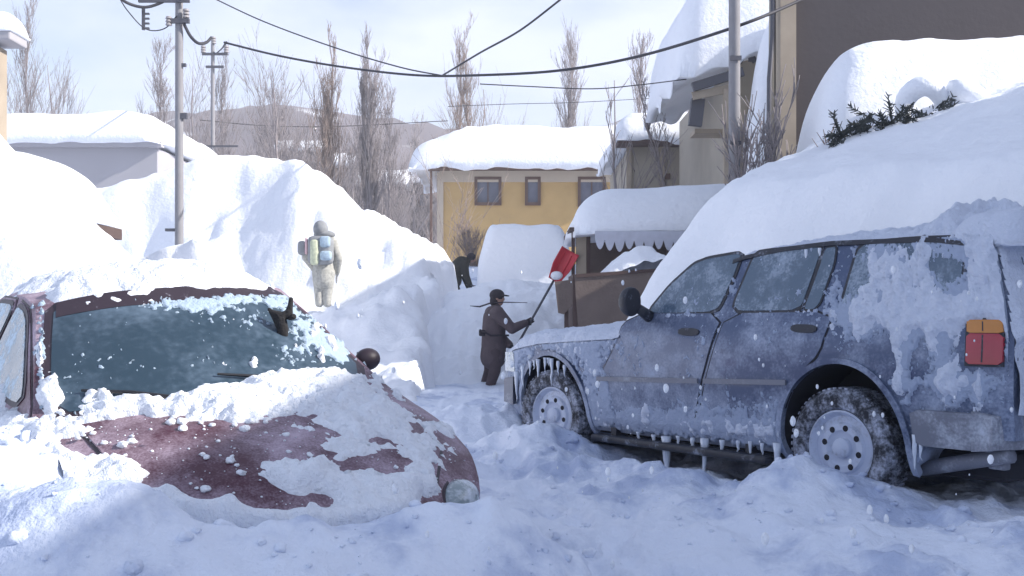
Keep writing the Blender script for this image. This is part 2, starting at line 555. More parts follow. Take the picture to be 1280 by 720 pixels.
# ------------------------------------------------------------------ the ground: one sheet of trodden snow
def gauss(x, y, cx, cy, rx, ry, a, rot=0.0):
    c, s = math.cos(rot), math.sin(rot)
    u = ((x - cx) * c + (y - cy) * s) / rx
    v = (-(x - cx) * s + (y - cy) * c) / ry
    return a * np.exp(-(u * u + v * v))

def G0(x, y):
    x = np.asarray(x, float); y = np.asarray(y, float)
    z = 0.15 - gauss(x, y, 0.35, 5.6, 0.75, 3.2, 0.10, 0.12) + 0 * x
    z = z + gauss(x, y, -0.72, 3.56, 0.95, 0.46, 0.37, 0.65)      # heaped on the nose of the red car
    z = z + gauss(x, y, -1.98, 4.25, 0.62, 0.95, 0.66)               # drift along its door
    z = z + gauss(x, y, -1.45, 3.42, 0.42, 0.36, 0.26)
    z = z + gauss(x, y, -0.02, 4.0, 0.36, 0.36, 0.24)
    z = z + gauss(x, y, -0.25, 9.45, 0.75, 0.5, 0.36)             # heaped on the nose of the blue car
    z = z + gauss(x, y, 0.20, 8.42, 0.5, 0.30, 0.26)
    z = z + gauss(x, y, 1.72, 6.15, 0.60, 0.34, 0.22)             # banked on its rear wheel
    z = z + gauss(x, y, 2.9, 5.2, 0.9, 0.6, 0.12) + gauss(x, y, 0.85, 7.35, 1.0, 0.34, 0.14, -0.94)
    z = z + gauss(x, y, -0.2, 7.0, 0.9, 1.3, 0.06)
    z = z - gauss(x, y, 0.75, 4.75, 0.6, 0.16, 0.10, -0.3) - gauss(x, y, 0.35, 5.4, 0.5, 0.14, 0.09, -0.4)   # ruts
    z = z - gauss(x, y, 0.9, 7.6, 0.7, 0.2, 0.05, -0.9)
    z = z + 0.9 * sstep(1.6, 4.0, -x - 0.10 * (y - 12)) * sstep(10, 16, y)
    z = z + 1.7 * sstep(19.5, 27, y) + 1.5 * sstep(30, 42, y)
    z = z + 0.8 * sstep(4.5, 7, x) * sstep(6, 12, y)
    return z

def G(x, y):
    x = np.asarray(x, float); y = np.asarray(y, float)
    z = G0(x, y)
    far = 1 - sstep(30, 80, np.hypot(x, y))
    z = z + far * (0.055 * fbm(x * 0.9, y * 0.9, 0, 3, 11) + 0.016 * billow(x * 2.3, y * 2.3, 0, 3, 12))
    near = 1 - sstep(11, 20, y)
    z = z + near * (0.013 * fbm(x * 6, y * 6, 0, 4, 13, 0.6) + 0.005 * billow(x * 22, y * 22, 0, 2, 14))
    # clods and broken lumps
    cl = np.clip(fbm(x * 4.2, y * 4.2, 0, 3, 17) - 0.25, 0, 1)
    z = z + near * cl * 0.05
    # footprints and scuffs down the middle of the lane
    fp = np.clip(fbm(x * 2.4 + 3, y * 1.6, 0, 2, 23) - 0.35, 0, 1)
    z = z - near * sstep(-1.2, 0.6, x) * fp * 0.13
    # boot prints leading up the lane
    rp = random.Random(4)
    for k in range(46):
        t = k / 45
        cx_ = 0.55 - 0.85 * t + (0.13 if k % 2 else -0.13) + rp.uniform(-0.12, 0.12)
        cy_ = 4.1 + 9.5 * t + rp.uniform(-0.15, 0.15)
        a = rp.uniform(-0.4, 0.4)
        m_ = (np.abs(x - cx_) < 0.5) & (np.abs(y - cy_) < 0.5)
        if not np.any(m_): continue
        c, s_ = math.cos(a), math.sin(a)
        u = ((x - cx_) * c + (y - cy_) * s_) / 0.075
        v = (-(x - cx_) * s_ + (y - cy_) * c) / 0.165
        q = (u * u + v * v) ** 2
        z = np.where(m_, z - rp.uniform(0.03, 0.065) * np.exp(-q) + 0.014 * np.exp(-((np.sqrt(u * u + v * v) - 1.45) / 0.3) ** 2), z)
    return z

def nonuni(lo, hi, dlo, dhi, step, growth=1.07):
    mid = list(np.arange(dlo, dhi + 1e-6, step))
    a, s = [dlo], step
    while a[-1] > lo:
        s *= growth
        a.append(a[-1] - s)
    b, s = [mid[-1]], step
    while b[-1] < hi:
        s *= growth
        b.append(b[-1] + s)
    return np.array(a[:0:-1] + mid + b[1:])

gx = nonuni(-900, 900, -3.4, 4.4, 0.026)
gy = nonuni(-30, 1500, 2.6, 10.0, 0.026, 1.05)
GXm, GYm = np.meshgrid(gx, gy, indexing='ij')
GZ = G(GXm, GYm)
V, Q = grid_mesh(np.stack([GXm, GYm, GZ], -1))
ground = fast_obj('snow_ground', V, Q, M['snow_near'], kind='structure')

# ------------------------------------------------------------------ banks of ploughed snow
def bank(hf, xr, yr, res, m=None, sink=0.12):
    xs = np.arange(xr[0], xr[1] + res, res)
    ys = np.arange(yr[0], yr[1] + res, res)
    X, Y = np.meshgrid(xs, ys, indexing='ij')
    H = hf(X, Y)
    g = G0(X, Y)
    k = H > g - sink
    keep = k[:-1, :-1] | k[1:, :-1] | k[1:, 1:] | k[:-1, 1:]
    H = np.maximum(H, g - sink - 0.2)
    V, Q = grid_mesh(np.stack([X, Y, H], -1), keep)
    return fast_obj('snow_bank', V, Q, m or M['snow'], kind='structure')

def h_left(x, y):
    w = 0.18 * fbm(x * 0.7, y * 0.7, 0, 3, 31)
    r1 = (-2.20 - x) * 1.15 + 0.25 + w
    r2 = (y - 7.0 + 0.15 * (x + 3)) * 1.5 + 0.25 + w
    r3 = (11.6 - y) * 1.1 + 0.3 + w
    h = smin(smin(r1, r2, 0.5), smin(r3, 3.45 + 0 * x, 0.5), 0.6)
    return h + 0.05 * fbm(x * 2.2, y * 2.2, 0, 4, 32) + 0.012 * billow(x * 9, y * 9, 0, 2, 33)
bank(h_left, (-9, -1.2), (6.4, 12.5), 0.05)

RX = np.array([-13, -10.5, -9.5, -8.6, -7.6, -6.9, -5.75, -4.76, -4.27, -3.75, -3.28, -2.8, -2.45, -1.97, -1.62, -1.46, -1.2])
RZ = np.array([2.2, 3.2, 3.9, 4.15, 4.35, 4.6, 4.72, 4.56, 4.25, 3.75, 3.42, 3.38, 3.15, 2.78, 2.3, 1.5, -0.8])
def h_center(x, y):
    wx = x + 0.25 * fbm(x * 0.6, y * 0.6, 0, 3, 41) + 0.16 * fbm(x * 2.2, y * 2.2, 0, 3, 47) * sstep(-2.6, -1.8, x)
    wy = y + 0.45 * fbm(x * 0.5 + 5, y * 0.5, 0, 3, 42)
    r = np.interp(wx * 22 / np.maximum(22, wy * 0 + 22), RX, RZ)
    lo = 0.15 + (wy - 14.8 + 0.35 * (x + 4)) * 0.25
    hi = 1.05 + (wy - 20.0 + 0.10 * (x + 4)) * 1.35
    front = smax(lo, hi, 0.5)
    back = (26.5 - y) * 1.3 + 1.5
    # hollow on the left side, in the shade of its own shoulder
    left = smin(r, front - 1.6 * sstep(-6.4, -7.6, x) * sstep(24.5, 20.5, y), 0.5)
    h = smin(left, back, 0.6)
    # broken clods at the foot on the right
    c = gauss(x, y, -2.3, 18.6, 1.0, 0.9, 0.55) * (0.8 + 0.35 * fbm(x * 2.2, y * 2.2, 0, 4, 44))
    h = h + np.clip(c, 0, 1) + gauss(x, y, -3.0, 20.6, 0.6, 0.5, 0.25)
    n = 0.09 * fbm(x * 1.4, y * 1.4, 0, 4, 45) + 0.05 * billow(x * 3, y * 3, 0, 3, 46) * sstep(-6, -3, x)
    return h + n
bank(h_center, (-13.5, -0.3), (14.0, 27.0), 0.075)

def h_ledge(x, y):
    w = 0.06 * fbm(x * 2, y * 2, 0, 3, 51)
    top = 2.42 + 0.10 * (y - 15.6) + 0.34 * (x + 4.4) + w
    f = (y - 15.45 + 0.25 * (x + 5) + w) * 6.0 + 1.0
    rt = (-4.38 - x + w) * 9.0 + 1.0
    bk = (18.6 - y) * 1.2 + 1.8
    return smin(smin(smin(top, f, 0.18), rt, 0.10), bk, 0.3)
bank(h_ledge, (-8.2, -4.1), (15.0, 19.0), 0.045)

def h_mound(x, y):
    w = 0.13 * fbm(x * 1.2, y * 1.2, 0, 4, 61) + 0.05 * billow(x * 4.5, y * 4.5, 0, 3, 63)
    px_ = np.interp(x, [-3.0, -2.2, -1.7, -1.25, -0.6, 0.6, 1.2, 2.4, 3.2], [0.1, 0.55, 1.1, 1.68, 1.9, 1.95, 1.9, 1.6, 0.6])
    f = 0.18 + (y - 17.4 - 0.25 * np.abs(x + 0.2)) * 0.62 + w
    h = smin(smin(px_ + w * 0.4, f, 0.35), (26 - y) * 1.0 + 1.5, 0.4)
    return h + 0.03 * fbm(x * 4, y * 4, 0, 3, 62)
bank(h_mound, (-3.2, 3.4), (16.4, 26.0), 0.06)

# bank along the right-hand side of the blue car
def h_right(x, y):
    # d: distance behind the far side of the car, e: distance past its nose
    ax, ay = 1.28, 10.55
    ux, uy = -0.59, 0.807
    vx, vy = 0.807, 0.59
    e = (x - ax) * ux + (y - ay) * uy
    d = (x - ax) * vx + (y - ay) * vy
    w = 0.10 * fbm(x * 0.8, y * 0.8, 0, 3, 71)
    rise = -0.40 + 2.75 * sstep(-0.25, 1.35, d + w) + np.clip(d - 0.6, 0, 6) * 0.37
    end = 0.30 + (1.35 - e + 0.30 * d + w) * 1.75
    back = 4.9 - 0.3 * np.clip(d - 5.5, 0, 5)
    h = smin(smin(rise, end, 0.45), back, 0.8)
    return h + 0.05 * fbm(x * 1.5, y * 1.5, 0, 4, 72) + 0.012 * billow(x * 7, y * 7, 0, 2, 73)
bank(h_right, (0.9, 11.5), (4.5, 15.2), 0.06)

# ------------------------------------------------------------------ far hillside
hx = np.linspace(-420, 420, 220)
hy = np.linspace(130, 400, 70)
HXm, HYm = np.meshgrid(hx, hy, indexing='ij')
hz = 3 + 54 * sstep(130, 270, HYm + 30 * fbm(HXm * 0.006, HYm * 0.006, 0, 2, 81)) * (0.86 + 0.10 * fbm(HXm * 0.012, 0 * HYm, 0, 2, 82)) + 2.0 * fbm(HXm * 0.05, HYm * 0.05, 0, 4, 83) * sstep(140, 220, HYm) + 0.8 * billow(HXm * 0.17, HYm * 0.17, 0, 2, 84) * sstep(140, 220, HYm)
V, Q = grid_mesh(np.stack([HXm, HYm, hz], -1))
hill = fast_obj('hill', V, Q, M['hill'], kind='structure')
nt = M['hill'].node_tree
_b = nt.nodes['Principled BSDF']
_n = nt.nodes.new('ShaderNodeTexNoise'); _n.inputs['Scale'].default_value = 0.05; _n.inputs['Detail'].default_value = 5
_tc = nt.nodes.new('ShaderNodeTexCoord'); nt.links.new(_tc.outputs['Object'], _n.inputs['Vector'])
_r = nt.nodes.new('ShaderNodeMapRange'); _r.inputs['From Min'].default_value = 0.60; _r.inputs['From Max'].default_value = 0.70
nt.links.new(_n.outputs['Fac'], _r.inputs['Value'])
_m = nt.nodes.new('ShaderNodeMix'); _m.data_type = 'RGBA'
_src = _b.inputs['Base Color'].links[0].from_socket
nt.links.new(_src, _m.inputs[6]); _m.inputs[7].default_value = (0.75, 0.77, 0.82, 1)
nt.links.new(_r.outputs[0], _m.inputs[0]); nt.links.new(_m.outputs[2], _b.inputs['Base Color'])

# ------------------------------------------------------------------ winter haze
hb_ = MB().box((0, 195, 39), (900, 430, 80)).build('haze', [], None)
hb_['kind'] = 'stuff'
hm = bpy.data.materials.new('haze')
hm.use_nodes = True
hm.node_tree.nodes.clear()
_o = hm.node_tree.nodes.new('ShaderNodeOutputMaterial')
_v = hm.node_tree.nodes.new('ShaderNodeVolumePrincipled')
_v.inputs['Color'].default_value = (0.96, 0.97, 1.0, 1)
_v.inputs['Density'].default_value = 0.0011
hm.node_tree.links.new(_v.outputs['Volume'], _o.inputs['Volume'])
hb_.data.materials.append(hm)

# ------------------------------------------------------------------ buildings
def wall_box(name, m, parent, x0, x1, y0, y1, z0, z1, bev=0.02):
    return MB().box(((x0 + x1) / 2, (y0 + y1) / 2, (z0 + z1) / 2), (x1 - x0, y1 - y0, z1 - z0), bev).build(name, m, parent)

def window(parent, cx, y, cz, w, h, mullion=True, fr=0.10, fm='brown_frame', extra=None):
    f = MB()
    f.box((cx - w / 2 - fr / 2, y - 0.05, cz), (fr, 0.12, h + 2 * fr))
    f.box((cx + w / 2 + fr / 2, y - 0.05, cz), (fr, 0.12, h + 2 * fr))
    f.box((cx, y - 0.05, cz + h / 2 + fr / 2), (w, 0.12, fr))
    f.box((cx, y - 0.07, cz - h / 2 - fr / 2), (w, 0.17, fr))
    if mullion:
        f.box((cx, y - 0.035, cz), (0.05, 0.07, h))
    o = f.build('window', M[fm], parent)
    MB().box((cx, y - 0.012, cz), (w, 0.02, h)).build('pane', M['pane'], o)
    return o

# ochre house, far behind the banks
yh = empty('house', 'ochre yellow house with three brown windows under a thick slab of roof snow', 'house', (1.35, 48, 0))
wall_box('wall', M['yellow_wall'], yh, -4.55, 4.55, 0, 8, 0, 7.85)
MB().box((-4.56, 0.02, 3.9), (0.28, 0.2, 7.8)).build('corner_trim', M['cream'], yh)
MB().box((0.0, -0.36, 7.93), (10.2, 1.0, 0.10)).box((0.0, -0.87, 7.97), (10.2, 0.06, 0.22)).build('eaves', M['brown_frame'], yh)
MB().box((0.0, -0.04, 7.62), (9.2, 0.10, 0.5)).build('fascia', M['cream'], yh)
def px2(px, Y): return (px - CX) / FPX * Y
for a, b, t, bt in ((594, 626, 222, 256), (657, 675, 222, 256), (723, 756, 222, 258)):
    x0, x1 = px2(a, 48) - 1.35, px2(b, 48) - 1.35
    z1, z0 = EYE + (400 - t) / FPX * 48, EYE + (400 - bt) / FPX * 48
    window(yh, (x0 + x1) / 2, 0, (z0 + z1) / 2, x1 - x0 - 0.2, z1 - z0 - 0.2, mullion=(b - a) > 20, fr=0.13)
def zf_y(X, Y): return 0.9 - 0.25 * np.abs(Y) - 0.20 * np.clip(np.abs(X) - 3.6, 0, 5)
snow_cap('roof_snow', -0.25, 3.55, 11.1, 9.6, 7.98, 1.35, yh, edge=1.0, zf=lambda X, Y: 1.15 * (1 - (np.abs(Y) / 4.7) ** 1.3) * (1 - 0.9 * np.clip((np.abs(X - 0.6) - 3.9) / 1.6, 0, 1)), seed=4, n=(70, 50), sag=0.25)
MB().box((-4.9, -0.95, 5.9), (0.10, 0.10, 4.2)).build('downpipe', M['brown_frame'], yh)

# flat-roofed grey building on the far left
gb = empty('building', 'low pale grey building with a flat snow covered roof behind the left bank', 'building', (-13.2, 32, 0))
wall_box('wall', M['grey_wall'], gb, -3.2, 2.62, 0, 7, 0, 6.35)
MB().box((-0.3, -0.08, 6.42), (6.2, 0.3, 0.16)).build('eaves', M['grey_wall'], gb)
snow_cap('roof_snow', -0.3, 3.3, 6.3, 7.6, 6.5, 0.95, gb, edge=0.95, seed=6, sag=0.1)
MB().box((-1.4, -0.03, 5.0), (0.9, 0.06, 0.5)).build('vent_panel', M['concrete'], gb)

# buried hut with its roof edge showing
hut = empty('hut', 'small hut buried beside the left bank, only its snow laden roof end showing', 'hut', (-6.0, 12.9, 0.22))
wall_box('wall', M['wood_dark'], hut, -0.95, 0.68, -0.6, 1.0, 0, 2.02)
MB().box((-0.1, 0.2, 2.10), (1.95, 2.0, 0.14), 0.01).build('roof', M['wood_dark'], hut)
MB().box((-0.1, -0.81, 2.24), (1.9, 0.03, 0.14)).build('roof_edge', M['concrete'], hut)
snow_cap('roof_snow', -0.15, 0.2, 1.95, 2.1, 2.18, 0.80, hut, edge=0.62, seed=8)

# beige house behind the right pole
bh = empty('house', 'beige house with an arched snowy window, partly hidden by bare shrubs and the right pole', 'house', (5.2, 34, 0))
wall_box('wall', M['beige_wall'], bh, -1.45, 2.4, 0, 7, 0, 6.7)
for xx in (-1.50, -0.45, 0.75): MB().box((xx, -0.05, 4.6), (0.16, 0.12, 4.2)).build('board', M['trim_wood'], bh)
MB().box((0.3, -0.06, 5.25), (3.9, 0.14, 0.12)).build('board', M['trim_wood'], bh)
MB().box((-0.3, -0.03, 5.75), (0.22, 0.08, 0.18)).build('vent', M['brown_frame'], bh)
window(bh, 0.45, 0, 4.35, 0.85, 0.75, mullion=False)
snow_cap('sill_snow', 0.45, -0.16, 1.0, 0.3, 4.74, 0.22, bh, edge=0.2, n=(24, 12), seed=3)
MB().box((0.4, -0.28, 6.74), (4.6, 0.9, 0.12)).build('eaves', M['wood_dark'], bh)
snow_cap('roof_snow', 0.4, 3.1, 4.7, 7.8, 6.82, 0.95, bh, edge=0.8, seed=12, sag=0.2)

# tall neighbour with a porch, its roof hidden under a huge overhanging slab of snow
ph = empty('house', 'tall house with a porch and a damaged eave under a huge overhanging slab of snow', 'house', (5.2, 25, 0))
wall_box('wall', M['beige_wall'], ph, -0.05, 4.8, 0.0, 8, 0, 7.3)
MB().box((-0.30, -0.6, 3.4), (0.17, 0.17, 6.1)).build('porch_post', M['trim_wood'], ph)
MB().box((-0.02, -0.35, 3.3), (0.36, 0.3, 5.9)).build('corner_board', M['trim_wood'], ph)
bm = bmesh.new()
box(bm, (-0.52, -0.62, 6.67), (1.20, 0.14, 0.20), Euler((0, -0.30, 0)))
bm_obj('eave_beam', bm, M['steel'], ph)
bm = bmesh.new()
box(bm, (-0.62, -0.55, 6.40), (0.95, 0.06, 0.18), Euler((0, -0.20, 0)))
bm_obj('eave_board', bm, M['trim_wood'], ph)
MB().box((-0.95, -0.3, 5.98), (0.30, 0.2, 0.62), rot=Euler((0, 0.12, 0))).build('bracket', M['steel'], ph)
MB().box((-0.52, 0.3, 5.6), (0.85, 0.7, 0.10)).build('porch_rail', M['trim_wood'], ph)
# torn soffit: dark ragged boards
r2 = random.Random(5)
sf = MB()
for i in range(9):
    sf.box((-0.25 + 0.13 * i, -0.45 - 0.02 * i, 7.35 + r2.uniform(-0.25, 0.3)), (0.12, 0.05, r2.uniform(0.4, 0.9)), rot=Euler((0, r2.uniform(-0.7, 0.7), 0)))
sf.build('torn_soffit', M['steel'], ph)
snow_cap('roof_snow', 1.6, 2.2, 6.2, 6.2, 6.75, 2.45, ph, edge=1.0, seed=15, amp=0.05, zf=lambda X, Y: 0.30 * np.clip(X + 3.1, 0, 3) , n=(70, 50), sag=0.35)
snow_cap('sliding_snow', 0.85, -1.05, 1.9, 1.5, 1.6, 6.6, ph, edge=0.8, seed=17, amp=0.03, n=(40, 40))

# dark brown house on the right
def prism(name, m, parent, foot, z0, z1):
    n = len(foot)
    V = [(x, y, z) for z in (z0, z1) for x, y in foot]
    F = [(i, (i + 1) % n, n + (i + 1) % n, n + i) for i in range(n)] + [tuple(range(n))[::-1], tuple(range(n, 2 * n))]
    return mesh_obj(name, V, F, m, parent, False)
dh = empty('house', 'big dark brown house wall at the upper right with a pale timber corner', 'house', (3.98, 15.2, 0))
prism('wall', M['dark_wall'], dh, [(0, 0), (9.5, 0), (9.5, 7), (2.6, 7)], 0, 6.3)
MB().box((-0.10, -0.02, 3.15), (0.22, 0.26, 6.3)).build('corner_board', M['trim_wood'], dh)
MB().tube([(-0.30, -0.1, 6.3), (-0.31, -0.1, 5.2), (-0.36, -0.12, 4.6), (-0.38, -0.1, 2.0)], 0.035, 8).build('downpipe', M['steel'], dh, smooth=True)
MB().tube([(-0.20, 0.3, 6.3), (-0.23, 0.3, 2.0)], 0.06, 8).build('corner_strip', M['beige_wall'], dh, smooth=True)
snow_cap('roof_snow', 5.9, 3.5, 7.6, 7.2, 6.32, 0.9, dh, edge=0.6, seed=19)

# the next house along, out of the picture to the right: its wall keeps the lane in shade
nh = empty('house', 'plain two storey neighbour house across the lane, out of the picture', 'house', (13.5, 1.5, 0))
wall_box('wall', M['dark_wall'], nh, -4.0, 4.0, -10.5, 9.5, 0, 6.3)
for i, yy in enumerate((-7, -3.5, 0, 3.5, 7)):
    f = MB().box((-4.03, yy, 4.6), (0.10, 1.3, 1.4)).build('window', M['brown_frame'], nh)
    MB().box((-4.07, yy, 4.6), (0.06, 1.1, 1.2)).build('pane', M['pane'], f)
snow_cap('roof_snow', 0, -0.5, 8.6, 20.6, 6.32, 0.75, nh, edge=0.6, seed=21)

# wooden stall with a scalloped awning
st = empty('stall', 'small wooden stall with a scalloped awning and a thick pillow of snow on its roof', 'stall', (2.35, 17.0, 0))
def zpx(py, Y): return EYE + (HY - py) / FPX * Y
MB().box((0.1, 1.5, 1.4), (2.6, 0.1, 2.4)).build('back_wall', M['wood'], st)
MB().box((1.35, 0.7, 1.4), (0.1, 1.6, 2.4)).build('side_wall', M['wood'], st)
for (xx, w_, mm) in ((-1.38, 0.05, 'wood_dark'), (-1.255, 0.16, 'trim_wood'), (-1.14, 0.06, 'wood_dark')):
    MB().box((xx, 0.0 + 0.01 * w_, 1.4), (w_, 0.12, 2.42)).build('post', M[mm], st)
MB().box((0.05, 0.7, 2.62), (3.0, 1.9, 0.06)).build('roof', M['wood_dark'], st)
sc = MB()
xs = np.linspace(-1.08, 0.42, 11)
for i in range(10):
    xa, xb = xs[i], xs[i + 1]
    n = 6
    top_, bot_ = [], []
    Vv, Ff = [], []
    for k in range(n + 1):
        t = k / n
        xq = xa + (xb - xa) * t
        zb = 2.43 - 0.02 * (i % 3) - 0.15 * math.sin(math.pi * t) ** 0.8
        for yq in (-0.60, -0.615):
            Vv += [(xq, yq, 2.56), (xq, yq, zb)]
    for k in range(n):
        b = 4 * k
        Ff += [(b, b + 4, b + 5, b + 1), (b + 2, b + 3, b + 7, b + 6), (b + 1, b + 5, b + 7, b + 3), (b, b + 2, b + 6, b + 4)]
    Ff += [(0, 1, 3, 2), (4 * n, 4 * n + 2, 4 * n + 3, 4 * n + 1)]
    sc.add(Vv, Ff)
sc.build('awning', M['awning'], st)
snow_cap('roof_snow', 0.25, 0.65, 3.3, 2.5, 2.53, 0.72, st, edge=0.62, seed=23, zf=lambda X, Y: 0.05 * (X + 1.6), n=(60, 44), amp=0.05, sag=0.04)

# timber bin in front of the stall
tb = empty('crate', 'big brown timber bin in front of the stall with snow smeared on its face', 'bin', (1.62, 15.3, 0), (0, 0, 0.02))
MB().box((0.05, 0.0, 1.42), (1.5, 0.06, 0.95), rot=Euler((0, -0.07, 0))).build('front_panel', M['wood'], tb)
MB().box((-0.72, 0.45, 1.40), (0.06, 0.9, 0.9)).build('side_panel', M['wood_dark'], tb)
MB().box((0.80, 0.45, 1.40), (0.06, 0.9, 0.9)).build('side_panel', M['wood_dark'], tb)
MB().box((0.04, 0.92, 1.40), (1.5, 0.06, 0.9)).build('back_panel', M['wood'], tb)
MB().box((0.05, -0.035, 1.88), (1.52, 0.03, 0.05), rot=Euler((0, -0.07, 0))).build('rim', M['wood_dark'], tb)
sb = empty('board', 'short brown board leaning left of the timber bin below the red shovel', 'board', (0.78, 15.3, 0))
bm = bmesh.new()
vs = [bm.verts.new(p) for p in ((-0.17, 0, 1.75), (0.11, 0, 1.78), (0.11, 0, 1.45), (-0.04, 0, 1.28), (-0.12, 0, 1.30))]
f = bm.faces.new(vs)
r = bmesh.ops.extrude_face_region(bm, geom=[f])
bmesh.ops.translate(bm, vec=(0, 0.05, 0), verts=[v for v in r['geom'] if isinstance(v, bmesh.types.BMVert)])
bm_obj('panel', bm, M['wood'], sb)
MB().box((0.0, 0.08, 0.75), (0.06, 0.05, 1.3)).build('stake', M['wood_dark'], sb)
# snow heaped inside the bin
def h_bin(x, y): return 0
xs = np.linspace(-0.68, 0.76, 60); ys = np.linspace(0.06, 0.88, 36)
X, Y = np.meshgrid(xs, ys, indexing='ij')
dd = np.minimum(np.minimum(X + 0.72, 0.80 - X) * 1.4, np.minimum(Y + 0.02, 0.92 - Y) * 2.2)
Z = 1.70 + 0.50 * np.sqrt(np.clip(dd, 0, 0.55) / 0.55) * sstep(-0.75, 0.2, X) + 0.10 * (X) + 0.05 * fbm(X * 4, Y * 4, 0, 3, 25)
V, Q = grid_mesh(np.stack([X, Y, Z], -1))
so_ = fast_obj('snow_heap', V, Q, M['snow'], loc=(1.62, 15.3, 0))
tag(so_, 'heap of loose snow filling the brown timber bin in front of the stall', 'snow heap')
# snow smear frozen on the bin
# block of cut snow
sbk = snow_cap('snow_block', 0.33, 27.0, 2.35, 2.6, 1.6, 1.95, None, edge=0.40, seed=27, amp=0.05, n=(60, 50))
tag(sbk, 'large squared block of cut snow in front of the ochre house', 'snow block')

# snow laden hedge in front of the dark wall
hs = empty('hedge', 'evergreen hedge bowed under a heavy roll of snow before the dark house wall', 'hedge', (5.35, 13.1, 0))
snow_cap('snow_load', 0.15, 0.3, 3.7, 1.6, 2.95, 1.72, hs, edge=0.70, seed=29, amp=0.05, n=(80, 50), sag=0.15, zf=lambda X, Y: 0.05 * X)
# arch of snow bent over the front
arc = [(-0.62 + 0.0 * t, -0.62, 0) for t in range(2)]
pts, rad = [], []
for k in range(15):
    t = math.pi * (-0.15 + 1.1 * k / 14)
    pts.append((-0.55 - 0.24 * math.cos(t), -0.62 + 0.03 * math.sin(3 * t), 3.62 + 0.30 * math.sin(t)))
    rad.append(0.075 + 0.05 * math.sin(math.pi * k / 14))
MB().tube(pts, rad, 14).build('snow_arch', M['snow'], hs, smooth=True)
pts = [(-0.28 + 0.1 * k, -0.66, 3.86 - 0.012 * k * k) for k in range(8)]
MB().tube(pts, [0.12, 0.16, 0.17, 0.16, 0.15, 0.14, 0.12, 0.06], 14).build('snow_roll', M['snow'], hs, smooth=True)
def sprig(mb, base, d, L, rnd, n=46):
    d = Vector(d).normalized()
    base = Vector(base)
    mb.tube([base, base + d * L * 0.5 + Vector((0, 0, 0.03)), base + d * L], [0.012, 0.009, 0.003], 4)
    for i in range(n):
        t = rnd.uniform(0.08, 1)
        p = base + d * L * t
        q = Vector((rnd.uniform(-1, 1), rnd.uniform(-1, 1), rnd.uniform(-0.8, 0.8))) + d * 0.9
        q = q.normalized() * rnd.uniform(0.05, 0.13) * (1.1 - 0.5 * t)
        s = q.cross(Vector((0.3, 0.8, 0.4))).normalized() * 0.008
        mb.add([p - s, p + s, p + q + s * 0.4, p + q - s * 0.4], [(0, 1, 2, 3)])
rr = random.Random(31)
br = MB()
for i in range(80):
    a = rr.uniform(-1.65, -0.25)
    zz = 3.12 + 0.28 * (a + 1.5) * rr.uniform(0.2, 1) + rr.uniform(-0.1, 0.25)
    sprig(br, (a, -0.62 + rr.uniform(-0.1, 0.1), zz), (rr.uniform(-1, 0.7), -0.55, rr.uniform(-0.5, 0.5)), rr.uniform(0.2, 0.5), rr)
sprig(br, (-0.8, -0.7, 3.25), (-0.9, -0.1, 0.55), 0.8, rr, 60)
br.build('branch', M['needle'], hs)
tw = MB()
for i in range(40):
    a = rr.uniform(-1.7, -1.25)
    b = Vector((a, -0.6, rr.uniform(2.5, 3.2)))
    tw.tube([b, b + Vector((rr.uniform(-0.25, 0.2), -0.1, rr.uniform(0.0, 0.35)))], [0.012, 0.004], 4)
tw.build('twig', M['bark_warm'], hs)

# beige pillar at the left edge
pl = empty('pillar', 'beige pillar at the far left edge with a snow cap on its top', 'pillar', (-6.78, 14, 0))
MB().box((0, 0, 2.2), (0.26, 0.26, 5.1), 0.015).build('post', M['trim_wood'], pl)
MB().box((0.06, 0, 4.86), (0.56, 0.5, 0.12), 0.02).build('capital', M['grey_wall'], pl)
snow_cap('snow', 0.06, 0, 0.60, 0.54, 4.93, 0.30, pl, edge=0.22, n=(24, 24), seed=5)

# ------------------------------------------------------------------ poles and wires
def insulator(mb, p, s=1.0):
    p = Vector(p)
    for k in range(3):
        V, F = lathe([(0.02 * s, 0), (0.065 * s, 0.01), (0.05 * s, 0.05 * s), (0.02 * s, 0.055 * s)], 12, 'z')
        mb.add([Vector(v) + p + Vector((0, 0, 0.06 * k * s)) for v in V], F)

pa = empty('utility_pole', 'tall grey utility pole with drooping cables rising from the sunlit bank', 'utility pole', (px2(224, 20), 20, 0))
V, F = tube_pts([(0, 0, 0), (0, 0, 8.0)], [0.085, 0.070], 16)
MB().add(V, F).build('post', M['concrete'], pa, smooth=True, sharp=50)
MB().box((-0.25, -0.10, 7.12), (0.95, 0.06, 0.05)).build('crossarm', M['steel'], pa)
MB().box((0.05, -0.1, 6.75), (0.34, 0.08, 0.08)).build('bracket', M['steel'], pa)
for p in ((-0.66, -0.10, 7.16), (0.12, -0.10, 7.16), (0.16, -0.10, 6.80), (-0.16, -0.1, 6.66)):
    m_ = MB(); insulator(m_, p, 1.0); m_.build('insulator', M['porcelain'], pa, smooth=True, sharp=40)
m_ = MB().box((-0.64, -0.08, 6.80), (0.05, 0.05, 0.42))
for k in range(4): m_.box((-0.58, -0.08, 6.62 + 0.09 * k), (0.10, 0.045, 0.03))
m_.build('cable_hanger', M['steel'], pa)
MB().box((0.10, -0.02, 5.0), (0.12, 0.10, 0.10)).build('clamp', M['steel'], pa)
MB().box((0.095, -0.02, 5.95), (0.08, 0.06, 0.06)).build('clamp', M['steel'], pa)
MB().box((-0.1, 0, 2.88), (0.3, 0.1, 0.05)).build('step_bracket', M['steel'], pa)

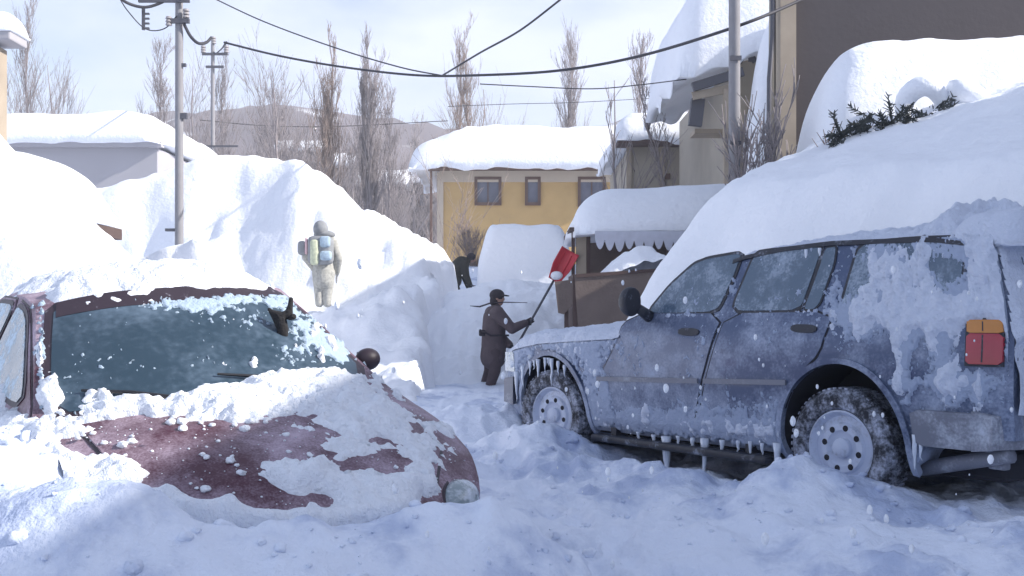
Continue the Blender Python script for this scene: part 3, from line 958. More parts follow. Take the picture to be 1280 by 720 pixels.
pb = empty('utility_pole', 'thick concrete utility pole at the right, in front of the porch house', 'utility pole', (px2(918, 14), 14, 0))
V, F = tube_pts([(0, 0, 0), (0, 0, 7.5)], [0.082, 0.070], 18)
MB().add(V, F).build('post', M['concrete'], pb, smooth=True, sharp=50)
MB().box((0.0, -0.085, 4.6), (0.15, 0.02, 0.06)).build('band', M['steel'], pb)
MB().box((0.0, -0.083, 3.5), (0.15, 0.02, 0.05)).build('band', M['steel'], pb)

pc = empty('utility_pole', 'thin distant utility pole with crossarms just right of the tall left pole', 'utility pole', (px2(266, 42), 42, 0))
V, F = tube_pts([(0, 0, 0), (0, 0, 12.0)], [0.10, 0.07], 10)
MB().add(V, F).build('post', M['concrete'], pc, smooth=True, sharp=50)
for zz, w_ in ((11.6, 1.0), (11.1, 0.7)):
    MB().box((0.1, -0.08, zz), (w_, 0.08, 0.09)).build('crossarm', M['steel'], pc)
for p in ((-0.35, -0.08, 11.65), (0.55, -0.08, 11.65), (0.05, -0.08, 12.0)):
    m_ = MB(); insulator(m_, p, 1.6); m_.build('insulator', M['porcelain'], pc, smooth=True, sharp=40)
MB().box((0.3, -0.05, 8.0), (1.4, 0.06, 0.07)).build('crossarm', M['steel'], pc)

def wire(pix, rad, label, nsub=10, mname='wire'):
    """pix: list of (px,py,Y) control points, smoothed with Catmull-Rom"""
    P = [at(*p) for p in pix]
    P = [P[0] * 2 - P[1]] + P + [P[-1] * 2 - P[-2]]
    pts = []
    for i in range(1, len(P) - 2):
        for k in range(nsub):
            t = k / nsub
            a, b, c, d = P[i - 1], P[i], P[i + 1], P[i + 2]
            pts.append(0.5 * ((2 * b) + (c - a) * t + (2 * a - 5 * b + 4 * c - d) * t * t + (3 * b - a - 3 * c + d) * t ** 3))
    pts.append(P[-2])
    o = MB().tube(pts, rad * 0.82, 6).build('cable', M[mname], None, smooth=True)
    return tag(o, label, 'cable', 'overhead cables')

wire([(280, 53, 20.5), (350, 70, 20.3), (430, 84, 20), (520, 94, 19), (600, 94, 18), (700, 88, 17), (800, 70, 16), (918, 34, 14.1), (990, 5, 14.6), (1010, -6, 14.8)], 0.026, 'thick black cable sagging across the whole sky to the dark house')
wire([(255, -8, 26), (330, 27, 26), (420, 60, 25), (500, 84, 24), (555, 95, 23.5)], 0.020, 'thinner cable descending from the top left to meet the thick cable')
wire([(552, 95, 23.5), (600, 66, 22), (650, 38, 21), (705, -4, 20)], 0.024, 'grey cable rising from mid sky to the top edge')
wire([(600, 105, 24), (660, 108, 24), (740, 111, 24), (800, 106, 24), (858, 99, 24.3)], 0.016, 'faint cable below the thick one ending at the porch house')
wire([(229, 28, 19.9), (238, 45, 20), (248, 54, 20), (258, 53, 20.2), (264, 47, 20.4)], 0.036, 'thick black jumper loop hanging right of the tall left pole')
wire([(264, 47, 41.9), (268, 66, 41.8), (276, 62, 38), (283, 53, 20.6)], 0.030, 'short jumper joining the thick cable at the distant pole')
wire([(140, -12, 19), (158, 3, 19.6), (180, 9, 19.8), (200, 4, 19.9), (216, -6, 19.9)], 0.034, 'thick cable looping left of the pole top above the cable hanger')
wire([(146, -8, 19), (160, 14, 19.6), (182, 36, 19.8), (205, 36, 19.9), (221, 20, 19.9)], 0.014, 'thin wire loop hanging left of the tall left pole')
wire([(250, 150, 60), (330, 157, 60), (420, 158, 60), (560, 151, 60)], 0.028, 'distant wire above the grey hillside')
wire([(560, 133, 62), (640, 130, 62), (720, 128, 62), (830, 122, 62)], 0.022, 'distant faint wire above the ochre house')

# ------------------------------------------------------------------ bare trees
def bare_tree(name, label, base, height, seed, kind='poplar', rad=0.086, m='bark', group='bare trees behind the banks', spread=1.0, lean=0.0, dens=1.0):
    rnd = random.Random(seed)
    root = empty(name, label, 'tree' if kind != 'bush' else 'bush', base, (0, 0, 0), group)
    tr, cr = MB(), MB()
    stems = 1
    if kind == 'twin': stems = 2
    if kind == 'bush': stems = int(9 * dens)
    def branch(mb, p, d, L, r, lev, up):
        n = 5 if lev < 2 else 3
        pts, rr = [p.copy()], [r]
        q, dd = p.copy(), d.copy()
        for i in range(n):
            dd = (dd + Vector((rnd.gauss(0, 0.10), rnd.gauss(0, 0.10), up * 0.16 + rnd.gauss(0, 0.05)))).normalized()
            q = q + dd * L / n
            pts.append(q.copy())
            rr.append(max(r * (1 - 0.85 * (i + 1) / n), 0.006))
        mb.tube(pts, rr, 5 if lev < 2 else 3)
        if lev >= 3: return
        k = int({0: 0, 1: 7, 2: 4}[lev] * dens) + rnd.randint(0, 1)
        for i in range(k):
            t = rnd.uniform(0.15, 0.95)
            j = min(int(t * n), n - 1)
            pp = pts[j].lerp(pts[j + 1], t * n - j)
            a = rnd.uniform(0, 2 * math.pi)
            side = Vector((math.cos(a), math.sin(a), 0))
            nd = (dd * 1.0 + side * rnd.uniform(0.3, 0.75) * spread + Vector((0, 0, up * 0.4))).normalized()
            branch(cr, pp, nd, L * rnd.uniform(0.35, 0.6), max(rr[j] * 0.5, 0.009), lev + 1, up)
    for s in range(stems):
        off = Vector((rnd.uniform(-0.5, 0.5), rnd.uniform(-0.5, 0.5), 0)) * (1.0 if stems > 1 else 0)
        if kind == 'bush':
            a = rnd.uniform(0, 2 * math.pi)
            d = Vector((math.cos(a) * rnd.uniform(0.1, 0.75) * spread + lean, math.sin(a) * 0.5 * spread, 1)).normalized()
            branch(tr if s == 0 else cr, off * 0.4, d, height * rnd.uniform(0.6, 1.0), rad, 1, 0.15)
            continue
        h = height * (1 if s == 0 else rnd.uniform(0.8, 0.95))
        n = 9
        pts, rr = [], []
        x = y = 0.0
        for i in range(n + 1):
            t = i / n
            pts.append(off + Vector((x + lean * t * h, y, t * h)))
            rr.append(rad * (1 - 0.93 * t) + 0.008)
            x += rnd.gauss(0, 0.018) * h / n * 3
            y += rnd.gauss(0, 0.018) * h / n * 3
        tr.tube(pts, rr, 7)
        nb = int((30 if kind != 'round' else 18) * dens)
        for i in range(nb):
            t = rnd.uniform(0.22, 0.97) if kind != 'round' else rnd.uniform(0.12, 0.7)
            j = min(int(t * n), n - 1)
            p = pts[j].lerp(pts[j + 1], t * n - j)
            a = rnd.uniform(0, 2 * math.pi)
            out = rnd.uniform(0.25, 0.5) * spread if kind != 'round' else rnd.uniform(0.5, 1.0) * spread
            d = Vector((math.cos(a) * out, math.sin(a) * out, 1)).normalized()
            L = h * (0.30 if kind != 'round' else 0.55) * (1.05 - 0.65 * t) * rnd.uniform(0.6, 1.1)
            branch(cr, p, d, L, rr[j] * 0.42 + 0.006, 1, 1.0 if kind != 'round' else 0.35)
    tr.build('trunk', M[m], root, smooth=True)
    cr.build('crown', M[m], root, smooth=True)
    return root

def tree_px(name, label, px, top, base_z, Y, seed, **k):
    zt = EYE + (HY - top) / FPX * Y
    return bare_tree(name, label, (px2(px, Y), Y, base_z), zt - base_z, seed, **k)
tree_px('bare_tree', 'tallest bare poplar at the far left above the grey building', 40, 28, 2.5, 55, 1, kind='poplar', rad=0.115)
tree_px('bare_tree', 'low bare tree at the far left edge next to the pillar', 14, 72, 2.5, 52, 2, kind='round', rad=0.101, spread=0.8)
tree_px('bare_tree', 'short bare tree right of the tallest far left poplar', 62, 82, 2.5, 56, 3, kind='round', rad=0.094, spread=0.6)
tree_px('bare_tree', 'pointed bare tree just left of the tall left pole', 196, 68, 2.5, 55, 4, kind='poplar', rad=0.122, spread=1.25, dens=1.2)
tree_px('bare_tree', 'broad bare tree just right of the tall left pole', 240, 84, 2.5, 58, 5, kind='round', rad=0.108, spread=0.9)
tree_px('bare_tree', 'slim bare tree behind the thin distant pole', 282, 92, 2.5, 60, 6, kind='poplar', rad=0.086)
tree_px('bare_tree', 'fan shaped bare tree standing over the peak of the sunlit bank', 345, 88, 2.5, 50, 7, kind='round', rad=0.115, spread=0.75, dens=1.2)
tree_px('bare_tree', 'tall twin stemmed bare poplar right of the fan shaped tree', 415, 50, 2.5, 52, 8, kind='twin', rad=0.122, m='bark_warm', spread=0.75)
tree_px('bare_tree', 'slender bare poplar with forked tip left of the ochre house', 460, 62, 2.5, 52, 9, kind='twin', rad=0.130, spread=0.8)
tree_px('bare_tree', 'bare young tree between the slender poplar and the ochre house', 492, 128, 2.5, 60, 19, kind='poplar', rad=0.079, spread=1.0)
tree_px('bare_tree', 'tall bare poplar rising behind the left end of the ochre roof', 575, 52, 2.5, 66, 10, kind='twin', rad=0.158, m='bark_warm', spread=0.8)
tree_px('bare_tree', 'reddish bare tree low behind the snowy ochre roof', 600, 112, 2.5, 68, 11, kind='round', rad=0.130, m='bark_warm', spread=0.7)
tree_px('bare_tree', 'bare poplar rising behind the right end of the ochre roof', 712, 62, 2.5, 66, 12, kind='twin', rad=0.158, spread=0.85)
tree_px('bare_tree', 'bare tree behind the beige house with a thin tip', 800, 56, 2.5, 50, 13, kind='poplar', rad=0.108)
tree_px('bare_tree', 'wide bare tree in front of the beige house', 772, 100, 2.5, 31, 14, kind='round', rad=0.05, spread=0.8, dens=0.55)
tree_px('bare_tree', 'leaning bare sapling in front of the beige house', 858, 110, 2.2, 29, 15, kind='poplar', rad=0.05, spread=1.4, lean=-0.28, dens=0.6)
tree_px('bare_bush', 'bare twiggy bush right of the thick right pole', 950, 150, 2.0, 13.6, 16, kind='bush', rad=0.009, group='bare bushes', spread=0.6, m='bark', dens=1.1)
tree_px('bare_bush', 'reddish bare bush at the left corner of the ochre house', 560, 225, 2.6, 44, 17, kind='bush', rad=0.022, group='bare bushes', m='bark_warm', spread=0.9, dens=0.7)
tree_px('bare_bush', 'low snow dusted bush left of the cut snow block', 590, 285, 2.4, 40, 18, kind='bush', rad=0.03, group='bare bushes', m='bark_warm', dens=1.3)
tree_px('bare_bush', 'thin bare bush under the right corner of the ochre house', 800, 195, 2.4, 41, 20, kind='bush', rad=0.035, group='bare bushes', m='bark')

# woods on the slope between the banks and the hill: copies of four of the trees above
src_trees = [o for o in COL.objects if o.get('category') == 'tree'][:7]
rt = random.Random(9)
for i in range(56):
    s = src_trees[rt.randrange(len(src_trees))]
    c = s.copy(); COL.objects.link(c)
    px, Y = rt.uniform(250, 560), rt.uniform(72, 128)
    c.location = (px2(px, Y), Y, 2.0)
    k = rt.uniform(0.75, 1.25); c.scale = (k * 1.3, k * 1.3, k); c.rotation_euler = (0, 0, rt.uniform(0, 6.28))
    c['label'] = 'distant thin bare tree in the grey wood below the hill, left of the ochre house'
    c['group'] = 'distant bare trees below the hill'
    for ch in s.children:
        d = ch.copy(); COL.objects.link(d); d.parent = c

# far houses with snowy roofs under the hill
for i, (px, py, Y, w_) in enumerate(((372, 188, 120, 5), (432, 207, 100, 4), (474, 230, 90, 4), (522, 228, 95, 3.4))):
    lab = ('far small house with a snowy roof left of the twin poplar', 'far small house with a snowy roof behind the twin poplar', 'far low house with a snowy roof behind the slender poplar', 'far low shed with a snowy roof close to the ochre house')[i]
    z = EYE + (HY - py) / FPX * Y
    fh = empty('house', lab, 'house', (px2(px, Y), Y, 0), group='far houses under the hillside')
    wall_box('wall', M['dark_wall'], fh, -w_ / 2, w_ / 2, 0, 5, 0, z - 0.2)
    snow_cap('roof_snow', 0, 2.4, w_ + 0.8, 6.2, z - 0.15, 0.7, fh, m=M['snow_far'], edge=0.5, n=(20, 16), seed=40 + i, zf=lambda X, Y: 1.0 * (1 - np.abs(Y) / 3.3))
    window(fh, -w_ * 0.2, 0, z - 1.6, 1.0, 1.0)
    window(fh, w_ * 0.2, 0, z - 1.6, 1.0, 1.0)
# ------------------------------------------------------------------ surfaces of vehicles
def chaikin(pts, n=2, keep=0.22):
    for _ in range(n):
        q = []
        for i in range(len(pts)):
            a, b = np.array(pts[i]), np.array(pts[(i + 1) % len(pts)])
            q += [a * (1 - keep) + b * keep, a * keep + b * (1 - keep)]
        pts = q
    return [tuple(p) for p in pts]

def poly_offset(pts, d):
    P = np.array(pts)
    area = 0.5 * np.sum(P[:, 0] * np.roll(P[:, 1], -1) - np.roll(P[:, 0], -1) * P[:, 1])
    s = 1 if area > 0 else -1
    out = []
    n = len(P)
    for i in range(n):
        a, b, c = P[i - 1], P[i], P[(i + 1) % n]
        e1, e2 = b - a, c - b
        e1 = e1 / (np.linalg.norm(e1) + 1e-9); e2 = e2 / (np.linalg.norm(e2) + 1e-9)
        n1 = np.array([e1[1], -e1[0]]) * s; n2 = np.array([e2[1], -e2[0]]) * s
        m = n1 + n2
        m = m / max(np.dot(m, m) / 2, 0.4)
        out.append(tuple(b + m * d))
    return out

def patch(name, outline, fn, t0, t1, m, parent, res=0.05, smooth=True, sharp=40, kind=None):
    """panel following a curved surface: outline in surface coordinates, from offset t0 to t1"""
    O = []
    n = len(outline)
    for i in range(n):
        a, b = np.array(outline[i], float), np.array(outline[(i + 1) % n], float)
        k = max(1, int(np.linalg.norm(b - a) / res))
        for j in range(k):
            O.append(a + (b - a) * j / k)
    O = np.array(O)
    area = 0.5 * np.sum(O[:, 0] * np.roll(O[:, 1], -1) - np.roll(O[:, 0], -1) * O[:, 1])
    if area < 0: O = O[::-1]
    lo, hi = O.min(0), O.max(0)
    uu, vv = np.meshgrid(np.arange(lo[0] + res / 2, hi[0], res), np.arange(lo[1] + res / 2, hi[1], res))
    I = np.stack([uu.ravel(), vv.ravel()], 1)
    # keep interior points away from the rim
    x, y = I[:, 0], I[:, 1]
    inside = np.zeros(len(I), bool)
    dmin = np.full(len(I), 9.0)
    for i in range(len(O)):
        a, b = O[i], O[(i + 1) % len(O)]
        c = ((a[1] > y) != (b[1] > y)) & (x < (b[0] - a[0]) * (y - a[1]) / (b[1] - a[1] + 1e-12) + a[0])
        inside ^= c
        t = np.clip(((x - a[0]) * (b[0] - a[0]) + (y - a[1]) * (b[1] - a[1])) / (np.sum((b - a) ** 2) + 1e-12), 0, 1)
        dmin = np.minimum(dmin, np.hypot(x - a[0] - t * (b[0] - a[0]), y - a[1] - t * (b[1] - a[1])))
    I = I[inside & (dmin > res * 0.35)]
    allp = np.concatenate([O, I])
    r = delaunay_2d_cdt([Vector(p) for p in allp], [(i, (i + 1) % len(O)) for i in range(len(O))], [], 1, 1e-6)
    vc, faces = r[0], r[2]
    A = np.array([tuple(v) for v in vc])
    top = fn(A[:, 0], A[:, 1], t1)
    nt_ = len(A)
    def inpoly(p):
        c = False
        for i in range(len(O)):
            a, b = O[i], O[(i + 1) % len(O)]
            if (a[1] > p[1]) != (b[1] > p[1]) and p[0] < (b[0] - a[0]) * (p[1] - a[1]) / (b[1] - a[1] + 1e-12) + a[0]: c = not c
        return c
    F = [tuple(f) for f in faces if inpoly(A[list(f)].mean(0))]
    # boundary edges of the triangulation
    cnt = {}
    for f in F:
        for i in range(len(f)):
            e = (f[i], f[(i + 1) % len(f)])
            k = tuple(sorted(e))
            cnt[k] = None if k in cnt else e
    bd = [e for e in cnt.values() if e]
    bot = fn(A[:, 0], A[:, 1], t0)
    V = list(map(tuple, top)) + list(map(tuple, bot))
    F += [(a, a + nt_, b + nt_, b) for a, b in bd]
    o = mesh_obj(name, V, F, m, parent, smooth, kind=kind)
    if smooth and sharp: o.data.set_sharp_from_angle(angle=math.radians(sharp))
    return o

def field(name, fn, ur, vr, res, hf, m, parent, kind=None, under=-0.006):
    """snow lying on a surface, as thick as hf(u,v) says; nothing where hf <= 0"""
    us, vs = np.arange(ur[0], ur[1], res), np.arange(vr[0], vr[1], res)
    U, Vv = np.meshgrid(us, vs, indexing='ij')
    H = hf(U, Vv)
    keepv = H > 0
    keep = keepv[:-1, :-1] | keepv[1:, :-1] | keepv[1:, 1:] | keepv[:-1, 1:]
    P = fn(U.ravel(), Vv.ravel(), np.maximum(H, under).ravel()).reshape(*U.shape, 3)
    V, Q = grid_mesh(P, keep)
    return fast_obj(name, V, Q, m, parent, kind=kind)

def loft_body(name, xs, section, m, parent, cutters=None):
    """section(x) -> list of (x,y,z) for the LEFT half from bottom centre to top centre"""
    rows = []
    for x in xs:
        h = section(x)
        rows.append(h + [(a, -b, c) for a, b, c in h[-2:0:-1]])
    k = len(rows[0])
    V = [p for r in rows for p in r]
    F = []
    for i in range(len(rows) - 1):
        for j in range(k):
            a, b = i * k + j, i * k + (j + 1) % k
            F.append((a, b, b + k, a + k))
    for i, rev in ((0, False), (len(rows) - 1, True)):
        r = rows[i]
        c = np.mean(np.array(r), 0)
        V.append(tuple(c))
        ci = len(V) - 1
        for j in range(k):
            f = (i * k + j, ci, i * k + (j + 1) % k)
            F.append(f if not rev else f[::-1])
    o = mesh_obj(name, V, F, [m, M['dark_under']], parent, True)
    bm = bmesh.new(); bm.from_mesh(o.data)
    bmesh.ops.remove_doubles(bm, verts=bm.verts, dist=1e-5)
    bmesh.ops.recalc_face_normals(bm, faces=bm.faces)
    bm.to_mesh(o.data); bm.free()
    if cutters:
        cb = MB()
        for (cx_, cz_, rx, rz, y0, y1) in cutters:
            n = 40
            V1, F1 = [], []
            for yy in (y0, y1):
                for i in range(n):
                    t = 2 * math.pi * i / n
                    V1.append((cx_ + rx * math.cos(t), yy, cz_ + rz * math.sin(t)))
            F1 = [(i, (i + 1) % n, n + (i + 1) % n, n + i) for i in range(n)] + [tuple(range(n))[::-1], tuple(range(n, 2 * n))]
            cb.add(V1, F1)
        c = cb.build('cutter', M['dark_under'], parent)
        bm = bmesh.new(); bm.from_mesh(c.data); bmesh.ops.recalc_face_normals(bm, faces=bm.faces); bm.to_mesh(c.data); bm.free()
        md = o.modifiers.new('b', 'BOOLEAN')
        md.operation = 'DIFFERENCE'; md.solver = 'EXACT'; md.object = c
        try: md.material_mode = 'TRANSFER'
        except Exception: pass
        evaluated(o)
        bpy.data.objects.remove(c)
    if cutters:                      # the wheel wells are unpainted
        for p in o.data.polygons:
            c = p.center
            p.material_index = 0
            for (cx_, cz_, rx, rz, y0, y1) in cutters:
                q = math.hypot((c.x - cx_) / rx, (c.z - cz_) / rz)
                if q < 1.004 and abs(c.y) < max(abs(y0), abs(y1)) and c.y * y0 > 0 and (q > 0.97 or abs(abs(c.y) - 0.45) < 0.02): p.material_index = 1
    o.data.polygons.foreach_set('use_smooth', [True] * len(o.data.polygons))
    o.data.set_sharp_from_angle(angle=math.radians(32))
    return o

def make_wheel(parent, x, y, z, r, w, side, steer=0.0):
    s = 1 if side > 0 else -1
    prof = [(r * 0.60, -w / 2), (r * 0.90, -w / 2), (r * 0.98, -w * 0.40), (r, -w * 0.22), (r, w * 0.22), (r * 0.985, w * 0.38), (r * 0.92, w * 0.49), (r * 0.80, w * 0.51), (r * 0.68, w * 0.47), (r * 0.64, w * 0.36), (r * 0.60, w * 0.30)]
    V, F = lathe([(a, b * s) for a, b in prof], 48)
    mb = MB().add(V, F)
    for k in range(56):              # tread blocks
        t = 2 * math.pi * k / 56
        mb.box(((r + 0.001) * math.cos(t), 0, (r + 0.001) * math.sin(t)), (0.010, w * 0.8, 0.022), rot=Euler((0, -t, 0)))
    o = mb.build('wheel', M['tyre'], parent, True, 35, loc=(x, y, z), rot=(0, 0, steer))
    prof = [(r * 0.64, w * 0.40), (r * 0.61, w * 0.42), (r * 0.585, w * 0.36), (r * 0.54, w * 0.24), (r * 0.44, w * 0.26), (r * 0.40, w * 0.34), (r * 0.30, w * 0.345), (r * 0.26, w * 0.28), (r * 0.15, w * 0.26), (0.0, w * 0.26)]
    V, F = lathe([(a, b * s) for a, b in prof], 48)
    hb = MB().add(V, F)
    nrim = len(F)
    for k in range(8):
        t = 2 * math.pi * (k + 0.3) / 8
        V, F = lathe([(0.0, w * 0.352 * s), (r * 0.052, w * 0.352 * s), (r * 0.052, w * 0.28 * s)], 12)
        hb.add([(a + r * 0.345 * math.cos(t), b, c + r * 0.345 * math.sin(t)) for a, b, c in V], F)
    ro = hb.build('rim', [M['rim'], M['dark_under']], o, True, 40)
    for p in ro.data.polygons:
        if p.index >= nrim: p.material_index = 1
    V, F = lathe([(r * 0.17, w * 0.26 * s), (r * 0.165, w * 0.38 * s), (r * 0.13, w * 0.42 * s), (0.0, w * 0.43 * s)], 24)
    MB().add(V, F).build('hub_cap', M['rim'], o, True, 40)
    return o

def icicle(mb, p, L, r, rnd):
    n = 6
    pts = [Vector(p) + Vector((rnd.uniform(-1, 1) * 0.0016 * k, rnd.uniform(-1, 1) * 0.0014 * k, -L * k / n)) for k in range(n + 1)]
    rr = [r * (1 - k / n) ** 0.8 * (1 + 0.2 * rnd.uniform(-1, 1)) + 0.0012 for k in range(n + 1)]
    mb.tube(pts, rr, 7)

# ================================================================== dark blue off-road car on the right
SUV_H = math.atan2(0.807, -0.59)
SUV_C = Vector((2.705, 7.03, 0.035))
suv = empty('parked_car', 'frozen dark blue off road car on the right, caked in snow and hung with icicles', 'car', SUV_C, (0, 0, SUV_H))
SUV_M = Matrix.Translation(SUV_C) @ Matrix.Rotation(SUV_H, 4, 'Z')
SUV_I = SUV_M.inverted()

zt_x = [-1.06, -0.95, -0.6, 0.2, 0.6, 0.95, 1.2, 1.6, 1.95, 2.05, 2.4, 3.0, 3.4, 3.58, 3.66, 3.70]
zt_z = [1.60, 1.655, 1.70, 1.72, 1.70, 1.655, 1.53, 1.30, 1.105, 1.085, 1.07, 1.04, 0.985, 0.92, 0.84, 0.74]
w_z = [0.26, 0.34, 0.42, 0.55, 0.75, 0.95, 1.06, 1.13, 1.64, 1.75]
w_y = [0.76, 0.835, 0.865, 0.885, 0.905, 0.90, 0.888, 0.868, 0.715, 0.66]
def s_zt(x): return np.interp(x, zt_x, zt_z)
def s_p(x): return np.interp(x, [-1.1, -1.0, -0.85, -0.5, 2.7, 3.3, 3.6, 3.7], [0.90, 0.955, 0.985, 1.0, 1.0, 0.955, 0.86, 0.76])
def s_side(x, z): return np.interp(z, w_z, w_y) * s_p(x)
def s_lean(x, z): return 0.17 * sstep(1.0, 1.75, z) * sstep(-0.2, -1.0, x)
def s_crown(x): return np.interp(x, [1.0, 1.5, 2.0, 3.6], [0.075, 0.07, 0.055, 0.07])
def suv_side(x, z, off, sgn=1):
    x = np.asarray(x, float); z = np.asarray(z, float)
    dn = (np.interp(z + 0.02, w_z, w_y) - np.interp(z - 0.02, w_z, w_y)) / 0.04
    k = 1 / np.sqrt(1 + dn * dn)
    return np.stack([x + s_lean(x, z), sgn * (s_side(x, z) + off * k), z - dn * off * k], -1)
def suv_top(x, y, off):
    x = np.asarray(x, float); y = np.asarray(y, float)
    ze = s_zt(x) - s_crown(x)
    ye = s_side(x, ze)
    z = s_zt(x) - s_crown(x) * np.clip(np.abs(y) / ye, 0, 1.05) ** 3
    return np.stack([x + s_lean(x, z), y, z + off], -1)
def suv_section(x):
    zt, c = float(s_zt(x)), float(s_crown(x))
    ze = zt - c
    zb = 0.30 + 0.10 * max(0, (x - 3.2) / 0.5) + 0.22 * float(sstep(-0.46, -0.60, x))
    L = [(x, 0.0, zb), (x, 0.45, zb)]
    n = 16
    for i in range(n + 1):
        z = zb + (ze - zb) * i / n
        L.append((x + float(s_lean(x, z)), float(s_side(x, z)), z))
    ye = float(s_side(x, ze))
    for i in range(1, 8):
        t = 1 - i / 7
        y = ye * math.sin(t * math.pi / 2)
        z = zt - c * (y / ye) ** 3
        L.append((x + float(s_lean(x, z)), y, z))
    return L
xs = sorted(set(np.round(np.concatenate([np.linspace(-1.06, 3.70, 70), [-1.04, -1.0, 0.95, 1.95, 3.66, 3.62]]), 4)))
loft_body('body', xs, suv_section, M['suv_paint'], suv, [(0.0, 0.40, 0.455, 0.50, 0.45, 1.2), (0.0, 0.40, 0.455, 0.50, -1.2, -0.45), (2.83, 0.40, 0.455, 0.475, 0.45, 1.2), (2.83, 0.40, 0.455, 0.475, -1.2, -0.45)])
for xx in (0.0, 2.83):
    for sg in (1, -1):
        make_wheel(suv, xx, sg * 0.79, 0.385, 0.365, 0.235, sg, 0.10 if xx > 1 else 0.0)
MB().box((1.4, 0, 0.33), (3.6, 1.2, 0.16), 0.03).box((-0.62, 0, 0.34), (0.6, 1.3, 0.16), 0.03).tube([(0, -0.7, 0.385), (0, 0.7, 0.385)], 0.045, 10).build('chassis', M['dark_under'], suv)

def suv_px(px, py, y=None):
    """photo pixel -> (x, z) on the left flank"""
    o = SUV_I @ Vector((0, 0, EYE))
    d = (SUV_I.to_3x3() @ Vector(((px - CX) / FPX, 1, (HY - py) / FPX)))
    yy = 0.9
    for _ in range(8):
        t = (yy - o.y) / d.y
        q = o + d * t
        yy = float(s_side(q.x, q.z)) if y is None else y
    return (q.x - float(s_lean(q.x, q.z)), q.z)
def suv_poly(pp): return [suv_px(*p) for p in pp]
_inv = np.array(SUV_M)
def suv_pix(P):
    Wd = P @ _inv[:3, :3].T + _inv[:3, 3]
    return CX + FPX * Wd[:, 0] / Wd[:, 1], HY - FPX * (Wd[:, 2] - EYE) / Wd[:, 1]

